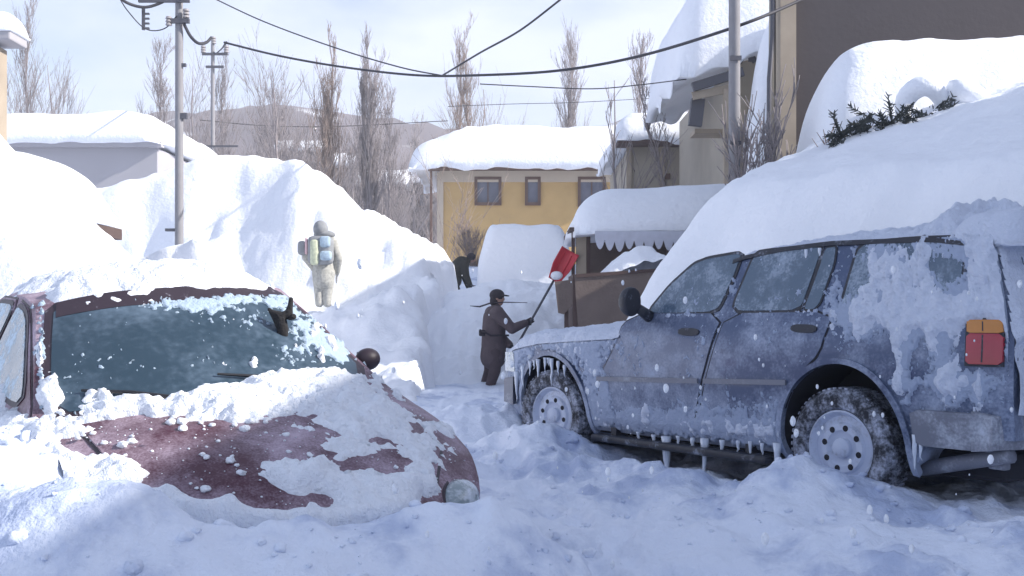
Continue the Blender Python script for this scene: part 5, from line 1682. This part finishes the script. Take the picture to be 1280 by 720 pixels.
# snow caught on the windshield: bottom left corner, right edge
ws_blobs = [(62, 500, 14, 30, .9), (110, 500, 40, 12, .5), (200, 378, 40, 7, .4), (395, 420, 12, 22, .55), (410, 440, 16, 14, .6), (50, 440, 5, 60, .5), (310, 460, 40, 10, .6)]
def h_rws(X, Y):
    P = red_top(X.ravel(), Y.ravel(), 0.0)
    px, py = red_pix(P)
    d = blob_sum(px, py, ws_blobs) + fbm(X * 12, Y * 12, 0, 5, 117, gain=0.6).ravel() * 0.35
    h = d - 0.48
    return np.clip(h * 0.16, -0.01, 0.045).reshape(X.shape)
field('windshield_snow', red_top, (-0.72, 0.02), (-0.76, 0.76), 0.010, h_rws, M['snow_fluff'], red, kind='stuff')
rim_blobs = [(345, 378, 16, 8, 1.0), (362, 392, 12, 10, 1.0), (378, 408, 12, 10, 1.1), (395, 422, 13, 11, 1.1), (412, 436, 14, 12, 1.1), (425, 447, 12, 12, 1.0), (300, 376, 34, 7, 1.0), (240, 382, 36, 9, 1.0), (190, 385, 26, 7, .7), (270, 398, 30, 16, .35), (330, 400, 26, 16, .35), (100, 470, 34, 40, .30), (370, 440, 40, 18, .45), (52, 440, 5, 70, .6)]
def h_rrime(X, Y):
    P = red_top(X.ravel(), Y.ravel(), 0.0)
    px, py = red_pix(P)
    d = blob_sum(px, py, rim_blobs) + fbm(X * 9, Y * 9, 0, 3, 141).ravel() * 0.22 + fbm(X * 45, Y * 45, 0, 3, 142, gain=0.7).ravel() * 0.34
    ye = r_side(X, r_zt(X) - r_crown(X)).ravel()
    d = np.where(np.abs(Y.ravel()) > ye * 1.02, -1, d)
    return np.clip((d - 0.50) * 0.10, -0.01, 0.019).reshape(X.shape)
field('rime', red_top, (-0.78, 0.03), (-0.80, 0.82), 0.0075, h_rrime, M['rime_pale'], red, kind='stuff')
def h_rside(X, Z):
    n = fbm(X * 5, Z * 5, 0, 4, 118) * 0.30 + 0.1 * fbm(X * 20, Z * 20, 0, 2, 119)
    h = sstep(1.02, 0.84, Z) + n - 0.4
    return np.where((h > 0) & (Z < 1.06), 0.02 + 0.10 * np.clip(h, 0, 1) ** 0.7, -0.01)
def red_side_r(x, z, off): return red_side(x, z, off, -1)
field('door_snow', red_side_r, (-2.9, 0.3), (0.30, 1.10), 0.016, h_rside, M['snow_fluff'], red)

# black glove frozen to the windshield corner
def skin_obj(name, verts, edges, radii, m, parent=None, sub=2, root=0, voxel=None):
    me = bpy.data.meshes.new(name)
    me.from_pydata([tuple(v) for v in verts], edges, [])
    o = bpy.data.objects.new(name, me)
    COL.objects.link(o)
    md = o.modifiers.new('s', 'SKIN'); md.use_smooth_shade = True
    sv = me.skin_vertices[0].data
    for i, r in enumerate(radii):
        r = r if hasattr(r, '__len__') else (r, r)
        sv[i].radius = r
        sv[i].use_root = (i == root)
    sd = o.modifiers.new('d', 'SUBSURF'); sd.levels = sub; sd.render_levels = sub
    if voxel:
        rm = o.modifiers.new('r', 'REMESH'); rm.mode = 'VOXEL'; rm.voxel_size = voxel; rm.use_smooth_shade = True
    evaluated(o)
    o.data.materials.clear()
    o.data.materials.append(m)
    o.data.polygons.foreach_set('use_smooth', [True] * len(o.data.polygons))
    if parent is not None: o.parent = parent
    return o

def join_remesh(objs, name, m, voxel, parent=None, smooth_it=2):
    mb = MB()
    for o in objs:
        mw = o.matrix_basis
        mb.add([mw @ v.co for v in o.data.vertices], [list(p.vertices) for p in o.data.polygons])
        me = o.data
        bpy.data.objects.remove(o); bpy.data.meshes.remove(me)
    o = mb.build(name, m, None, True)
    bm = bmesh.new(); bm.from_mesh(o.data); bmesh.ops.recalc_face_normals(bm, faces=bm.faces); bm.to_mesh(o.data); bm.free()
    rm = o.modifiers.new('r', 'REMESH'); rm.mode = 'VOXEL'; rm.voxel_size = voxel; rm.use_smooth_shade = True
    if smooth_it:
        sm = o.modifiers.new('sm', 'SMOOTH'); sm.factor = 0.5; sm.iterations = smooth_it
    evaluated(o)
    o.data.materials.clear(); o.data.materials.append(m)
    o.data.polygons.foreach_set('use_smooth', [True] * len(o.data.polygons))
    if parent is not None: o.parent = parent
    return o

def red_at(px, py, off=0.0):
    """point on the windshield plane of the red car under a photo pixel"""
    o = RED_I @ Vector((0, 0, EYE)); d = RED_I.to_3x3() @ Vector(((px - CX) / FPX, 1, (HY - py) / FPX))
    best = None
    for t in np.linspace(4.0, 8.5, 900):
        q = o + d * t
        if q.x < 0.25 and q.x > -1.0:
            x = q.x - 0.1
            zs = float(red_top(np.array([x]), np.array([min(abs(q.y), 0.72)]), np.array([0.0]))[0][2])
            e = abs(q.z - zs)
            if best is None or e < best[0]: best = (e, t)
    return (RED_M @ (o + d * best[1]))
gp = red_at(352, 405)
gY = gp.y - 0.10
sc_ = gY / FPX
def gpt(px, py, dy=0.0): return Vector(((px - CX) * sc_, gY + dy, EYE + (HY - py) * sc_))
gv = [gpt(352, 404), gpt(354, 416), gpt(356, 425), gpt(350, 396), gpt(340, 391), gpt(335, 385), gpt(361, 393), gpt(363, 382), gpt(364, 371), gpt(363, 397), gpt(370, 395, -0.02), gpt(348, 419, -0.01), gpt(341, 424, -0.02), gpt(362, 428, 0.01)]
ge = [(0, 1), (1, 2), (0, 3), (3, 4), (4, 5), (3, 6), (6, 7), (7, 8), (6, 9), (9, 10), (1, 11), (11, 12), (2, 13)]
s1 = sc_
gr = [(9 * s1, 8 * s1), (6.5 * s1, 6 * s1), (4.5 * s1, 5 * s1), (9.5 * s1, 7 * s1), (4 * s1, 4 * s1), (1.6 * s1, 1.6 * s1), (5 * s1, 5 * s1), (3.6 * s1, 3.6 * s1), (3.0 * s1, 3.0 * s1), (4 * s1, 4 * s1), (4.2 * s1, 4.2 * s1), (4 * s1, 4 * s1), (4.8 * s1, 4.8 * s1), (2.0 * s1, 2 * s1)]
gl = skin_obj('glove', gv, ge, gr, M['glove'])
tag(gl, 'black winter glove with one raised finger at the windshield corner of the red car', 'glove')
# thin dark stick poking out of the snow on the hood
p0 = RED_I @ Vector(at(57, 545, 5.0))
stx = MB()
h0 = red_at(77, 560)
st0, st1 = at(56, 544, 4.45), at(77, 573, 4.25)
tag(stx.tube([st0 + (st0 - st1) * 0.2, st0, st1, st1 + (st1 - st0) * 0.6], [0.004, 0.007, 0.006, 0.004], 6).build('stick', M['wood_dark'], None, True), 'thin dark stick lying across the snow at the left end of the red hood', 'stick')
# ================================================================== people
def ellipsoid(c, s, rot=None, seg=20):
    bm = bmesh.new()
    bmesh.ops.create_uvsphere(bm, u_segments=seg, v_segments=seg // 2 + 2, radius=1.0)
    V, F = [], []
    R_ = rot.to_matrix() if rot else Matrix.Identity(3)
    bm.verts.index_update()
    V = [R_ @ Vector((v.co.x * s[0], v.co.y * s[1], v.co.z * s[2])) + Vector(c) for v in bm.verts]
    F = [[v.index for v in f.verts] for f in bm.faces]
    bm.free()
    return V, F

def head_parts(c, face, up=Vector((0, 0, 1)), s=1.0):
    """skull, jaw, nose, ears, brow with eye hollows; face = direction looked at"""
    f = Vector(face).normalized()
    side = up.cross(f).normalized()
    u = f.cross(side).normalized()
    Rm = Matrix((f, side, u)).transposed()
    c = Vector(c)
    mb = MB()
    def el(p, q, n=18):
        V, F = ellipsoid((0, 0, 0), q, None, n)
        mb.add([Rm @ ((v + Vector(p)) * s) + c for v in V], F)
    el((-0.01, 0, 0.02), (0.098, 0.077, 0.105))
    el((0.030, 0, -0.060), (0.062, 0.058, 0.068))
    el((0.098, 0, -0.020), (0.022, 0.014, 0.026), 10)
    el((0.084, 0, 0.016), (0.014, 0.052, 0.012), 10)
    el((0.082, 0, -0.062), (0.012, 0.026, 0.010), 10)
    for k in (-1, 1):
        el((0.0, 0.078 * k, -0.008), (0.022, 0.010, 0.032), 10)
        el((0.083, 0.030 * k, 0.0), (0.011, 0.014, 0.008), 10)
    return mb

def hand_chain(verts, edges, radii, wi, wrist, d, curl, n, size=1.0):
    """palm, four curled fingers and a thumb rooted in the palm; wi = index of the wrist vertex"""
    d = Vector(d).normalized(); n = Vector(n).normalized()
    curl = Vector(curl).normalized()
    palm = len(verts)
    verts.append(wrist + d * 0.055 * size); edges.append((wi, palm)); radii.append((0.036 * size, 0.022 * size))
    for k in range(4):
        L = (0.075, 0.085, 0.080, 0.062)[k] * size
        base = wrist + d * 0.085 * size + n * (k - 1.5) * 0.022 * size
        i = len(verts)
        verts += [base, base + (d * 0.75 + curl * 0.5) * L * 0.5, base + (d * 0.7 + curl * 1.2) * L * 0.75]
        edges += [(palm, i), (i, i + 1), (i + 1, i + 2)]
        radii += [0.0125 * size, 0.0115 * size, 0.0095 * size]
    i = len(verts)
    b = wrist + d * 0.035 * size - n * 0.035 * size
    verts += [b, b + (d * 0.6 - n * 0.5 + curl * 0.5) * 0.05 * size]
    edges += [(palm, i), (i, i + 1)]
    radii += [0.014 * size, 0.012 * size]

def person(label, loc, J, mats, face, bulk=1.0, rotz=0.0, jacket_len=0.10, curl=(0, 0, -1), knuckle=(0, 1, 0), headscale=1.0):
    J = {k: Vector(v) for k, v in J.items()}
    order = ['pelvis', 'waist', 'chest', 'neck', 'headbase', 'shl', 'ell', 'wrl', 'shr', 'elr', 'wrr', 'hil', 'knl', 'anl', 'hir', 'knr', 'anr', 'tol', 'tor']
    J['headbase'] = J['neck'].lerp(J['head'], 0.55)
    E_ = [('pelvis', 'waist'), ('waist', 'chest'), ('chest', 'neck'), ('neck', 'headbase'), ('chest', 'shl'), ('shl', 'ell'), ('ell', 'wrl'), ('chest', 'shr'), ('shr', 'elr'), ('elr', 'wrr'),
          ('pelvis', 'hil'), ('hil', 'knl'), ('knl', 'anl'), ('anl', 'tol'), ('pelvis', 'hir'), ('hir', 'knr'), ('knr', 'anr'), ('anr', 'tor')]
    rad = dict(pelvis=(0.15, 0.12), waist=(0.145, 0.11), chest=(0.165, 0.12), neck=0.06, headbase=0.058, shl=0.075, ell=0.050, wrl=0.034, shr=0.075, elr=0.050, wrr=0.034, hil=0.095, knl=0.066, anl=0.045, hir=0.095, knr=0.066, anr=0.045, tol=0.04, tor=0.04)
    def chain(keys, k=1.0, extra=None, sub=2):
        idx = {n: i for i, n in enumerate(keys)}
        v = [J[n].copy() for n in keys]
        e = [(idx[a], idx[b]) for a, b in E_ if a in idx and b in idx]
        r = [tuple(q * k for q in (rad[n] if isinstance(rad[n], tuple) else (rad[n], rad[n]))) for n in keys]
        if extra: extra(v, e, r, idx)
        return skin_obj('t', v, e, r, M['skin'], None, sub)
    def hands(v, e, r, idx):
        for s in ('l', 'r'):
            w, el = J['wr' + s], J['el' + s]
            hand_chain(v, e, r, idx['wr' + s], w, (w - el), curl, knuckle)
    def caps(bones, k=1.0):
        mb = MB()
        for a, b_, ra, rb in bones:
            A, B = J[a], J[b_]
            for P_, R__ in ((A, ra), (B, rb)):
                V, F = ellipsoid(P_, (R__ * k,) * 3, None, 16)
                mb.add(V, F)
            if (B - A).length > 0.01:
                V, F = tube_pts([A, B], [ra * k, rb * k], 16)
                mb.add(V, F)
        return mb.build('t', M['skin'])
    b = chain(order, 0.86, hands)
    hp = head_parts(J['head'], face, s=headscale).build('h', M['skin'])
    body = join_remesh([b, hp], 'person', M['skin'], 0.011, None, 2)
    tag(body, label, 'person')
    body.location = loc; body.rotation_euler = (0, 0, rotz)
    # trousers, jacket, boots, gloves: each closed round the body
    tro = caps([('pelvis', 'hil', .15, .115), ('hil', 'knl', .115, .088), ('knl', 'anl', .088, .072), ('pelvis', 'hir', .15, .115), ('hir', 'knr', .115, .088), ('knr', 'anr', .088, .072)], 0.5 + 0.5 * bulk)
    join_remesh([tro], 'trousers', M[mats['trousers']], 0.014, body, 4)
    hem = (J['pelvis'].lerp((J['knl'] + J['knr']) / 2, jacket_len))
    J['hem'] = hem; rad['hem'] = (0.165, 0.14); E_.append(('pelvis', 'hem'))
    jak = caps([('chest', 'waist', .165, .170), ('waist', 'pelvis', .170, .175), ('pelvis', 'hem', .175, .185), ('chest', 'neck', .145, .070), ('chest', 'shl', .13, .10), ('chest', 'shr', .13, .10),
                ('shl', 'ell', .098, .072), ('ell', 'wrl', .072, .054), ('shr', 'elr', .098, .072), ('elr', 'wrr', .072, .054)], bulk)
    join_remesh([jak], 'jacket', M[mats['jacket']], 0.013, body, 4)
    for s in ('l', 'r'):
        v = [J['an' + s] + Vector((0, 0, 0.12)), J['an' + s], J['to' + s]]
        bo = skin_obj('boot', v, [(0, 1), (1, 2)], [0.068, 0.066, (0.055, 0.042)], M[mats['boots']], body, 2)
        v = [J['wr' + s] - (J['wr' + s] - J['el' + s]).normalized() * 0.03]
        e, r = [], [0.043]
        v.append(J['wr' + s].copy()); e.append((0, 1)); r.append(0.042)
        hand_chain(v, e, r, 1, J['wr' + s], (J['wr' + s] - J['el' + s]), curl, knuckle, 1.12)
        skin_obj('glove', v, e, r, M[mats['gloves']], body, 2)
    return body

# --- man with a snow shovel, in profile, facing right
PY = 17.0
def sx(px): return (px - CX) / FPX * PY
def sz(py): return EYE + (HY - py) / FPX * PY
ox = sx(614)
def jp(px, py, dy=0.0): return (sx(px) - ox, dy, sz(py))
J = dict(pelvis=jp(617, 434), waist=jp(617, 418), chest=jp(618, 398), neck=jp(620, 383), head=jp(622, 372.5),
         shl=jp(622, 391, -0.17), ell=jp(640, 411, -0.22), wrl=jp(656, 404, -0.10), shr=jp(614, 391, 0.17), elr=jp(624, 420, 0.16), wrr=jp(637, 431, -0.02),
         hil=jp(618, 440, -0.09), knl=jp(619, 462, -0.10), anl=jp(612, 484, -0.10), tol=jp(622, 487, -0.10), hir=jp(614, 440, 0.09), knr=jp(612, 464, 0.10), anr=jp(605, 485, 0.10), tor=jp(614, 488, 0.10))
man = person('person in a peaked cap and dark brown coat holding a long red snow shovel upright', (ox, PY, 0), J, dict(jacket='coat', trousers='trouser', boots='knit', gloves='knit'), (1, -0.12, 0), bulk=1.12, jacket_len=0.42, curl=(0.2, 1, 0.2), knuckle=(-0.6, 0, 0.8))
# peaked cap with a neck flap
hc = Vector(J['head'])
cp = MB()
V, F = ellipsoid(hc + Vector((-0.01, 0, 0.045)), (0.120, 0.098, 0.098))
cp.add(V, F)
V, F = ellipsoid(hc + Vector((0.120, 0, 0.040)), (0.070, 0.070, 0.014), Euler((0, 0.12, 0)))
cp.add(V, F)
V, F = ellipsoid(hc + Vector((-0.055, 0, -0.045)), (0.070, 0.095, 0.100))
cp.add(V, F)
cp.build('cap', M['knit'], man, True)
# belt pouch on the coat
MB().box(Vector(jp(603, 416, -0.2)), (0.10, 0.07, 0.10), 0.02).tube([jp(600, 412, -0.25), jp(614, 419, -0.27), jp(636, 419, -0.2)], 0.016, 6).build('belt', M['knit'], man, True)
# shovel
hA, hB = Vector(jp(641, 441, -0.06)) + Vector((ox, PY, 0)), Vector(jp(693, 349, -0.06)) + Vector((ox, PY, 0))
sh = empty('snow_shovel', 'long handled snow shovel with a bright red blade, held by the person in a cap', 'shovel', hA)
dv = hB - hA
MB().tube([(0, 0, 0), dv * 0.5, dv], 0.019, 8).build('handle', M['steel'], sh, True)
MB().tube([Vector((-0.05, 0, 0.02)), Vector((0.0, 0, -0.03)), Vector((0.05, 0, 0.0))], 0.018, 6).build('grip', M['black'], sh, True)
du = dv.normalized(); dn = Vector((0.05, -1, 0.1)); dn = (dn - du * dn.dot(du)).normalized(); dw = du.cross(dn)
nu, nv = 12, 12
P = np.zeros((nu + 1, nv + 1, 3))
Lb, Wb = 0.54, 0.31
for i in range(nu + 1):
    for j in range(nv + 1):
        u, v = i / nu, j / nv * 2 - 1
        w = Wb * (0.62 + 0.38 * min(1, u * 2.2)) / 2
        q = dv - du * 0.03 + du * u * Lb + dw * v * w + dn * (0.075 * v * v + 0.05 * (u - 0.5) ** 2 * 2 - 0.02)
        P[i, j] = q
V1, Q1 = grid_mesh(P)
bl = fast_obj('blade', V1, Q1, M['red_plastic'], sh)
md = bl.modifiers.new('s', 'SOLIDIFY'); md.thickness = 0.012; evaluated(bl)
rb = MB()
for v in (-0.06, 0.06): rb.tube([dv + du * 0.05 + dw * v + dn * 0.02, dv + du * 0.45 + dw * v + dn * 0.02], 0.008, 6)
rb.build('rib', M['red_plastic'], sh, True)
V, F = ellipsoid(dv + du * 0.06 + dn * 0.05, (0.10, 0.06, 0.07))
MB().add(V, F).build('clinging_snow', M['snow'], sh, True)
# thin dark stick carried across the shoulders
tag(MB().tube([Vector(jp(588, 382.5, -0.13)) + Vector((ox, PY, 0)), Vector(jp(600, 383.5, -0.15)) + Vector((ox, PY, 0)), Vector(jp(612, 379.5, -0.17)) + Vector((ox, PY, 0)), Vector(jp(630, 378, -0.17)) + Vector((ox, PY, 0)), Vector(jp(659, 378.5, -0.13)) + Vector((ox, PY, 0))], [0.006, 0.014, 0.014, 0.010, 0.005], 6).build('stick', M['knit'], None, True), 'thin dark rod across the shoulders of the person with the red shovel', 'stick')

# --- person with a backpack standing on the bank, seen from behind
PY = 19.6
ox = sx(403)
def jp(px, py, dy=0.0): return (sx(px) - ox, dy, sz(py))
fz = 0.10
J = dict(pelvis=jp(404, 345), waist=jp(404, 330), chest=jp(403, 313), neck=jp(402, 302), head=jp(401, 294),
         shl=jp(392, 310, 0.0), ell=jp(382, 328, 0.02), wrl=jp(390, 342, 0.18), shr=jp(415, 310, 0.0), elr=jp(423, 330, 0.02), wrr=jp(420, 346, 0.14),
         hil=jp(398, 348), knl=jp(398, 368, 0.05), anl=jp(399, 386), tol=jp(398, 389, 0.14), hir=jp(411, 348), knr=jp(410, 368, 0.04), anr=jp(409, 386), tor=jp(410, 389, 0.14))
hik = person('person seen from behind in speckled grey clothes, wearing a backpack on the sunlit bank', (ox, PY, fz), J, dict(jacket='camo', trousers='camo', boots='boot', gloves='pack_grey'), (0.15, 1, 0), bulk=1.10, jacket_len=0.45, curl=(0, 0, -1), knuckle=(0, 1, 0))
V, F = ellipsoid(Vector(J['head']) + Vector((0, -0.02, 0.01)), (0.135, 0.140, 0.160))
V2, F2 = ellipsoid(Vector(J['head']) + Vector((0.07, 0.0, -0.09)), (0.20, 0.14, 0.08))
MB().add(V, F).add(V2, F2).build('hood', M['pack_grey'], hik, True)
bp_ = empty('backpack', 'bulky backpack in pale blue and lime panels worn by the person on the bank', 'backpack', (ox, PY - 0.26, fz))
def pk(name, c, s, m, bev=0.05): return MB().box((c[0] - ox, c[1], c[2]), s, bev).build(name, M[m], bp_, True, 60)
pk('pack_body', (sx(404), 0, sz(321)), (0.46, 0.26, 0.52), 'pack_grey', 0.09)
pk('side_panel', (sx(398), -0.13, sz(324)), (0.15, 0.10, 0.46), 'pack_lime', 0.045)
pk('top_pocket', (sx(411), -0.13, sz(311)), (0.19, 0.10, 0.20), 'pack_blue', 0.045)
pk('front_pocket', (sx(412), -0.13, sz(328)), (0.21, 0.11, 0.17), 'pack_blue', 0.045)
pk('strap', (sx(387), -0.05, sz(316)), (0.05, 0.05, 0.30), 'pack_pink', 0.02)
pk('side_pouch', (sx(381), 0.02, sz(318)), (0.16, 0.16, 0.26), 'pack_grey', 0.06)

# --- man bending over, far down the lane
PY = 30.0
ox = sx(573)
def jp(px, py, dy=0.0): return (sx(px) - ox, dy, sz(py))
J = dict(pelvis=jp(565, 345), waist=jp(569, 338), chest=jp(577, 330), neck=jp(585, 325), head=jp(590, 322.5),
         shl=jp(580, 331, -0.16), ell=jp(583, 345, -0.16), wrl=jp(588, 357, -0.1), shr=jp(577, 331, 0.16), elr=jp(580, 345, 0.16), wrr=jp(585, 358, 0.1),
         hil=jp(566, 349, -0.09), knl=jp(571, 362, -0.10), anl=jp(566, 377, -0.10), tol=jp(571, 379, -0.10), hir=jp(563, 349, 0.09), knr=jp(567, 363, 0.10), anr=jp(562, 378, 0.10), tor=jp(567, 380, 0.10))
ben = person('person in dark clothes bending forward over the snow beside the cut block', (ox, PY, 0), J, dict(jacket='olive', trousers='olive', boots='knit', gloves='knit'), (0.9, 0, -0.45), bulk=1.35, jacket_len=0.30)
V, F = ellipsoid(Vector(J['head']) + Vector((-0.02, 0, 0.03)), (0.125, 0.105, 0.115))
MB().add(V, F).build('cap', M['knit'], ben, True)
tag(MB().tube([Vector(jp(583, 356, -0.1)) + Vector((ox, PY, 0)), Vector(jp(603, 359.5, -0.3)) + Vector((ox, PY, 0))], 0.022, 6).build('tool', M['steel'], None, True), 'short handle of a tool held low by the bending person', 'tool')

# ================================================================== loose snow
def ico_cloud(name, pts, sizes, m, kind, seed, squash=(1, 1, 0.75), jit=0.25, label=None):
    bm = bmesh.new()
    bmesh.ops.create_icosphere(bm, subdivisions=2, radius=1.0)
    bm.verts.index_update()
    B = np.array([tuple(v.co) for v in bm.verts]); Fb = np.array([[v.index for v in f.verts] for f in bm.faces])
    bm.free()
    r = np.random.default_rng(seed)
    Vs, Fs = [], []
    for i, (p, s) in enumerate(zip(pts, sizes)):
        n = fbm(B[:, 0] * 1.3 + i * 3.1, B[:, 1] * 1.3, B[:, 2] * 1.3, 2, seed)
        Rz = Euler((r.uniform(0, 6), r.uniform(0, 6), r.uniform(0, 6))).to_matrix()
        Q = (B * (1 + jit * n)[:, None]) @ np.array(Rz).T * np.array(squash) * s
        Vs.append(Q + np.array(p)); Fs.append(Fb + len(B) * i)
    o = fast_obj(name, np.concatenate(Vs), np.concatenate(Fs), m, kind=kind)
    return o
r = np.random.default_rng(12)
pts, sz_ = [], []
spots = [(1.72, 6.1, 0.7, 0.4, 130), (0.2, 8.4, 0.7, 0.4, 90), (2.9, 5.3, 0.8, 0.5, 120), (-0.9, 3.6, 1.2, 0.5, 260), (0.7, 5.6, 1.8, 1.6, 260), (0.4, 9.5, 2.2, 2.5, 150), (-0.4, 12.5, 1.8, 2.5, 120), (-2.1, 4.2, 0.5, 0.6, 90)]
for cx_, cy_, rx, ry, n in spots:
    x = cx_ + rx * r.normal(size=n); y = cy_ + ry * r.normal(size=n)
    ok = y > 2.9
    # not inside either car
    for i in np.where(ok)[0]:
        q = SUV_I @ Vector((x[i], y[i], 0.3)); q2 = RED_I @ Vector((x[i], y[i], 0.3))
        if (-1.2 < q.x < 3.8 and abs(q.y) < 0.98) or (-3.1 < q2.x < 1.26 and abs(q2.y) < 0.9): continue
        s = 0.005 + 0.026 * r.random() ** 5
        pts.append((x[i], y[i], float(G(x[i], y[i])) + s * 0.25)); sz_.append(s)
cl = ico_cloud('snow_clods', pts, sz_, M['snow_near'], 'stuff', 5, jit=0.5)
tag(cl, 'loose crumbs and clods of snow scattered over the trodden lane', 'snow clods')
# falling flakes
pts, sz_ = [], []
for i in range(230):
    Y = 2.4 + 6.0 * r.random()
    px = r.uniform(380, 1290) if i % 3 else r.uniform(620, 1280); py = r.uniform(330, 715)
    p = at(px, py, Y)
    if p.z < float(G(p.x, p.y)) + 0.05: continue
    q = SUV_I @ p; q2 = RED_I @ p
    if (-1.2 < q.x < 3.8 and abs(q.y) < 1.1) or (-3.1 < q2.x < 1.3 and abs(q2.y) < 1.0 and q2.z < 1.4): continue
    pts.append(tuple(p)); sz_.append(0.003 + 0.009 * r.random() ** 2)
fl = ico_cloud('falling_snow', pts, sz_, M['snow_fluff'], 'stuff', 8, squash=(0.8, 0.8, 1.4), jit=0.12)
tag(fl, 'snowflakes drifting down in front of the dark blue car', 'falling snow')
